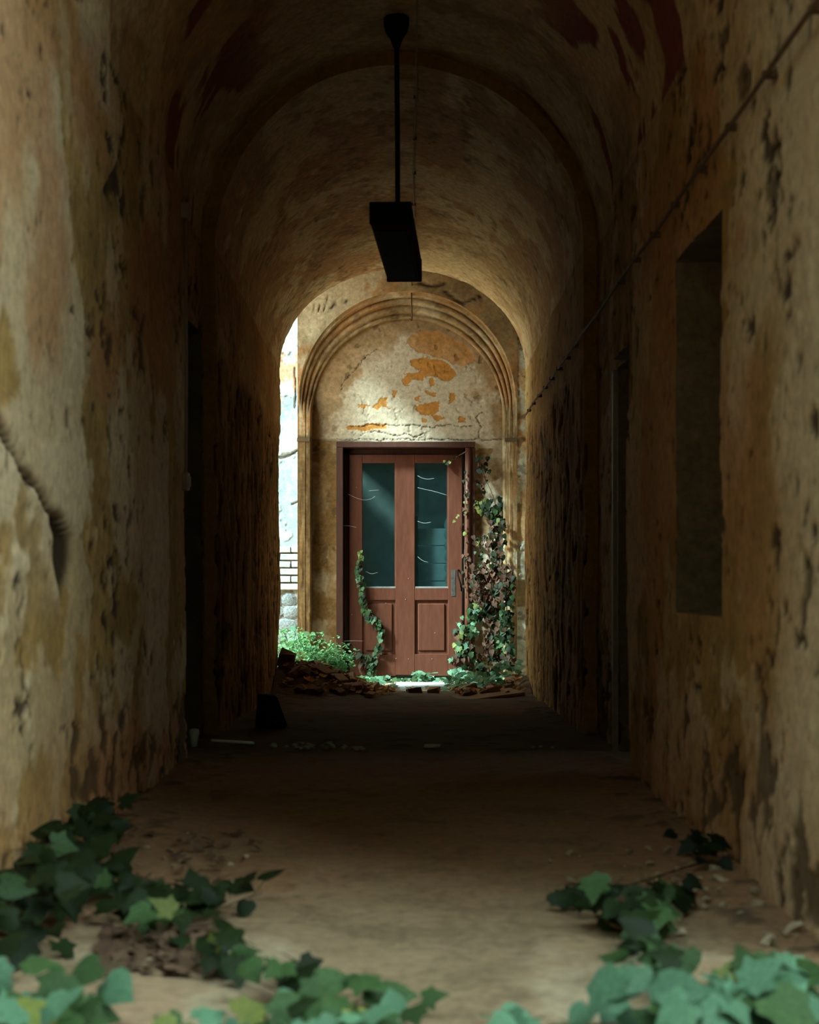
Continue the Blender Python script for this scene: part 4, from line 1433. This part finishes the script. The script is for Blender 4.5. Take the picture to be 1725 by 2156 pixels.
for i in range(16):
    put_leaf(fern, pick([('l_blue', 3), ('l_mid', 3)]), Vector((-1.12, 17.95, GRD)) + Vector((rnd(.14), rnd(.08), random.uniform(.36, .62))), (rnd(.6), -.6, .8), (rnd(1), -.2, -.3), random.uniform(.07, .11), fern.location)

# ------------------------------------------------------------------ rubble at the far end
mx_ = snapped(-1.235, 1.15, 0.03)
my_ = snapped(14.6, 17.6, 0.03)
Xm, Ym = np.meshgrid(mx_, my_, indexing='ij')
n1 = fbm(Xm * 4, Ym * 4, 5, 701, 0.6)


def mound_h(X, Y):
    ridge = np.exp(-((Y - 16.35) / 0.62) ** 2)
    hl = 0.27 * sm(-X, 0.10, 1.05)
    hr = 0.17 * sm(X, 0.85, 1.15)
    return (hl + hr + 0.004) * ridge


hm = mound_h(Xm, Ym) + (n1 - 0.5) * (0.07 * (0.25 + 0.75 * sm(np.abs(Xm - 0.13), 0.3, 0.6)) * np.exp(-((Ym - 16.2) / 0.7) ** 2) + 0.01)
base_z = np.where(Ym < 16.75, floor_z(Ym), GRD)
Zm = base_z + hm - 0.012
mound = sheet('rubble_heap', np.stack([Xm, Ym, Zm], -1), M['soil'])
tag(mound, 'heap of dark earth and debris across the far end of the corridor', 'debris heap', kind='stuff')


def mz(x, y):
    b = float(floor_z(y)) if y < 16.75 else GRD
    return b + float(mound_h(np.array(x), np.array(y)))


ch_me = []
for s in range(7):
    me = stone_mesh('chunk', 40 + s, 0.55, 1, 0.3)
    me.materials.append(M['chunk'])
    ch_me.append(me)
br_me = []
for s in range(4):
    me = box_mesh('brick_fragment', -0.5, 0.5, -0.32, 0.32, -0.2, 0.2, 0.03, 0.09)
    me.materials.append(M['chunk'])
    br_me.append(me)


def chunk(name, me, loc, sc, label, cat, group):
    o = link(name, me)
    o.location = loc
    o.scale = sc
    o.rotation_euler = (rnd(.5), rnd(.5), rnd(3.1))
    tag(o, label, cat, group)
    return o


for i in range(70):
    x = random.choice([random.uniform(-1.12, -0.25), random.uniform(-1.12, -0.12), random.uniform(-1.0, -0.3), random.uniform(0.55, 1.05)])
    y = random.uniform(15.5, 16.75)
    s = random.uniform(0.07, 0.19)
    if random.random() < 0.5:
        chunk('brick_fragment', random.choice(br_me), (x, y, mz(x, y) + 0.02), (s, s, s), 'broken brick piece among the dark rubble at the far end', 'brick fragment', 'broken pieces on the rubble heap')
    else:
        chunk('rubble_piece', random.choice(ch_me), (x, y, mz(x, y) + 0.015), (s, s * .8, s), 'loose lump of masonry among the dark rubble at the far end', 'rubble', 'broken pieces on the rubble heap')
for (px, py, s, lab) in ((872, 1462, .13, 'squarish brick fragment dark against the pale slab before the door'), (913, 1460, .12, 'wedge-shaped brick fragment right of the pale slab in front of the door'), (603, 1392, .16, 'upright dark block on the rubble beside the left wall end')):
    y = 16.3
    z = gz(py, y)
    o = link('brick_fragment', br_me[int(s * 100) % 4])
    o.location = (gx(px, y), y, z + 0.03)
    o.scale = (s, s, s * 1.2 if px > 700 else s * 2.0)
    o.rotation_euler = (0.1, rnd(.2), rnd(.4))
    tag(o, lab, 'brick fragment')
# flat broken board
bd = link('broken_board', box_mesh('broken_board', -0.30, 0.30, -0.17, 0.17, -0.012, 0.012, 0.004, 0.012), M['board'])
bd.location = (gx(1025, 15.6), 15.6, -0.035)
bd.rotation_euler = (0.05, -0.10, 0.35)
tag(bd, 'flat broken board lying at the front of the rubble', 'board')
sl = link('stone_slab', box_mesh('stone_slab', -0.24, 0.27, -0.26, 0.24, -0.03, 0.02, 0.008, 0.012), M['slab'])
sl.location = (0.13, 17.65, GRD + 0.02)
tag(sl, 'pale sunlit stone slab on the ground before the door', 'stone slab')
dk = link('dark_block', box_mesh('dark_block', -0.085, 0.085, -0.09, 0.09, 0, 0.22, 0.012, 0.018), M['black_metal'])
dk.location = (gx(571, 11.75), 11.75, -0.01)
dk.rotation_euler = (0, 0, 0.35)
for v in dk.data.vertices:
    if v.co.z > 0.15:
        v.co.x *= 0.62
        v.co.x -= 0.02
        v.co.z += 0.03 if v.co.x < 0 else 0
tag(dk, 'blackened upright block on the floor near the left wall', 'block')

# leaf litter (uncountable)
def litter(name, label, n, fn, mat, size, parent=None, seed=1, lift=0.01, curl=0.5):
    rs = random.Random(seed)
    V, Fc = [], []
    for i in range(n):
        x, y, z = fn(rs)
        nrm = Vector((rs.uniform(-.5, .5), rs.uniform(-.7, .3), 1)).normalized()
        t = nrm.cross(Vector((rs.uniform(-1, 1), rs.uniform(-1, 1), 0.1))).normalized()
        u = t.cross(nrm)
        s = rs.uniform(*size)
        b = len(V)
        c = Vector((x, y, z + lift))
        for (a, d, h) in ((0, -.5, curl * .3), (.34, -.1, curl * .25), (.22, .3, curl * .1), (0, .55, curl * .35), (-.22, .3, curl * .1), (-.34, -.1, curl * .25), (0, .05, 0)):
            V.append(c + (u * a + t * d + nrm * h) * s)
        Fc += [(b + k, b + (k + 1) % 6, b + 6) for k in range(6)]
    o = from_py(name, V, Fc, mat)
    tag(o, label, name.replace('_', ' '), kind='stuff')
    return o


def f_mound(rs):
    x = rs.choice([rs.uniform(-1.15, -0.12), rs.uniform(-1.15, -0.2), rs.uniform(0.45, 1.08)])
    y = rs.uniform(15.6, 16.95)
    return x, y, mz(x, y)


def f_court(rs):
    x = rs.uniform(-0.6, 1.1)
    y = rs.uniform(17.0, 18.45)
    return x, y, GRD + 0.012


litter('dead_leaves', 'brown and orange dead leaves strewn over the rubble heap', 520, f_mound, M['deadleaf'], (.05, .11), seed=3, lift=0.02)
litter('leaf_litter', 'pale brown litter of twigs and leaves before the door', 420, f_court, M['twig'], (.03, .08), seed=4)


def f_left(rs):
    x = rs.uniform(-1.15, -0.55)
    y = rs.uniform(5.0, 6.7)
    return x, y, 0.01


def f_left2(rs):
    y = rs.uniform(4.3, 4.85)
    x = gx(rs.uniform(210, 460), y)
    return x, y, 0.008


litter('dead_leaves', 'dark dead leaves along the foot of the left wall', 90, f_left, M['wetleaf'], (.03, .07), seed=6, lift=0.004)
litter('dead_leaves', 'brown dead leaves under the ivy on the left of the floor', 170, f_left2, M['wetleaf'], (.03, .08), seed=8, lift=0.004)

# ------------------------------------------------------------------ debris in the dark middle of the corridor
cr_me, gc_me = [], []
for s in range(5):
    me = stone_mesh('crumb', 60 + s, 0.5, 1, 0.3)
    me.materials.append(M['crumb'])
    cr_me.append(me)
    me = stone_mesh('crumb', 80 + s, 0.5, 1, 0.3)
    me.materials.append(M['greycrumb'])
    gc_me.append(me)
for i in range(34):
    px = random.choice([random.gauss(655, 30), random.gauss(655, 25), random.uniform(560, 1200), random.gauss(740, 30)])
    y = 10.2 + rnd(0.12)
    s = random.uniform(0.02, 0.05)
    chunk('plaster_crumb', random.choice(gc_me), (gx(px, y), y, 0.012 + random.uniform(0, .02) * (610 < px < 700)), (s, s, s), 'small grey plaster crumb in the debris line across the dark floor', 'plaster crumb', 'crumbs in the dark middle of the corridor')
o = chunk('plaster_lump', gc_me[2], (gx(912, 10.2), 10.2, 0.02), (0.10, .06, .06), 'pale plaster lump lying alone right of the debris line middle', 'plaster lump', None)
o.rotation_euler = (0, 0, .2)
stick = link('stick', box_mesh('stick', -0.14, 0.14, -0.008, 0.008, -0.006, 0.006, 0.002, 0.002), M['cup'])
stick.location = (gx(490, 10.3), 10.3, 0.035)
stick.rotation_euler = (0, 0.10, 0.5)
tag(stick, 'pale strip of lath lying beside the dark left doorway', 'stick')
Vc, Fc = [], []
for k, (r_, z_) in enumerate(((0.018, 0.0), (0.024, 0.05), (0.031, 0.09), (0.028, 0.112), (0.012, 0.116))):
    for i in range(14):
        Vc.append((r_ * math.cos(i * PI / 7), r_ * math.sin(i * PI / 7), z_))
for k in range(4):
    for i in range(14):
        Fc.append((k * 14 + i, k * 14 + (i + 1) % 14, (k + 1) * 14 + (i + 1) % 14, (k + 1) * 14 + i))
Fc += [tuple(range(14))[::-1], tuple(56 + i for i in range(14))]
cup = from_py('plastic_cup', Vc, Fc, M['cup'], None, True)
cup.location = (gx(409, 10.28), 10.28, 0.0)
tag(cup, 'small pale plastic cup standing by the dark left doorway', 'cup')
# crumbs at the foot of the right wall near the mouth
for i in range(60):
    y = random.uniform(4.7, 6.4)
    x = random.uniform(0.80, 1.13) if random.random() < .8 else random.uniform(0.5, 1.0)
    s = random.uniform(0.012, 0.05) * (1.3 if x > 1.0 else 0.8)
    chunk('plaster_crumb', random.choice(cr_me), (x, y, 0.008), (s, s * .8, s), 'brown plaster crumb fallen along the foot of the right wall', 'plaster crumb', 'crumbs along the right wall')
for i in range(26):
    y = random.uniform(5.4, 6.8)
    x = random.uniform(-1.1, -0.55)
    s = random.uniform(0.015, 0.04)
    chunk('plaster_crumb', random.choice(cr_me), (x, y, 0.006), (s, s * .8, s), 'brown plaster crumb fallen along the foot of the left wall', 'plaster crumb', 'crumbs along the left wall')
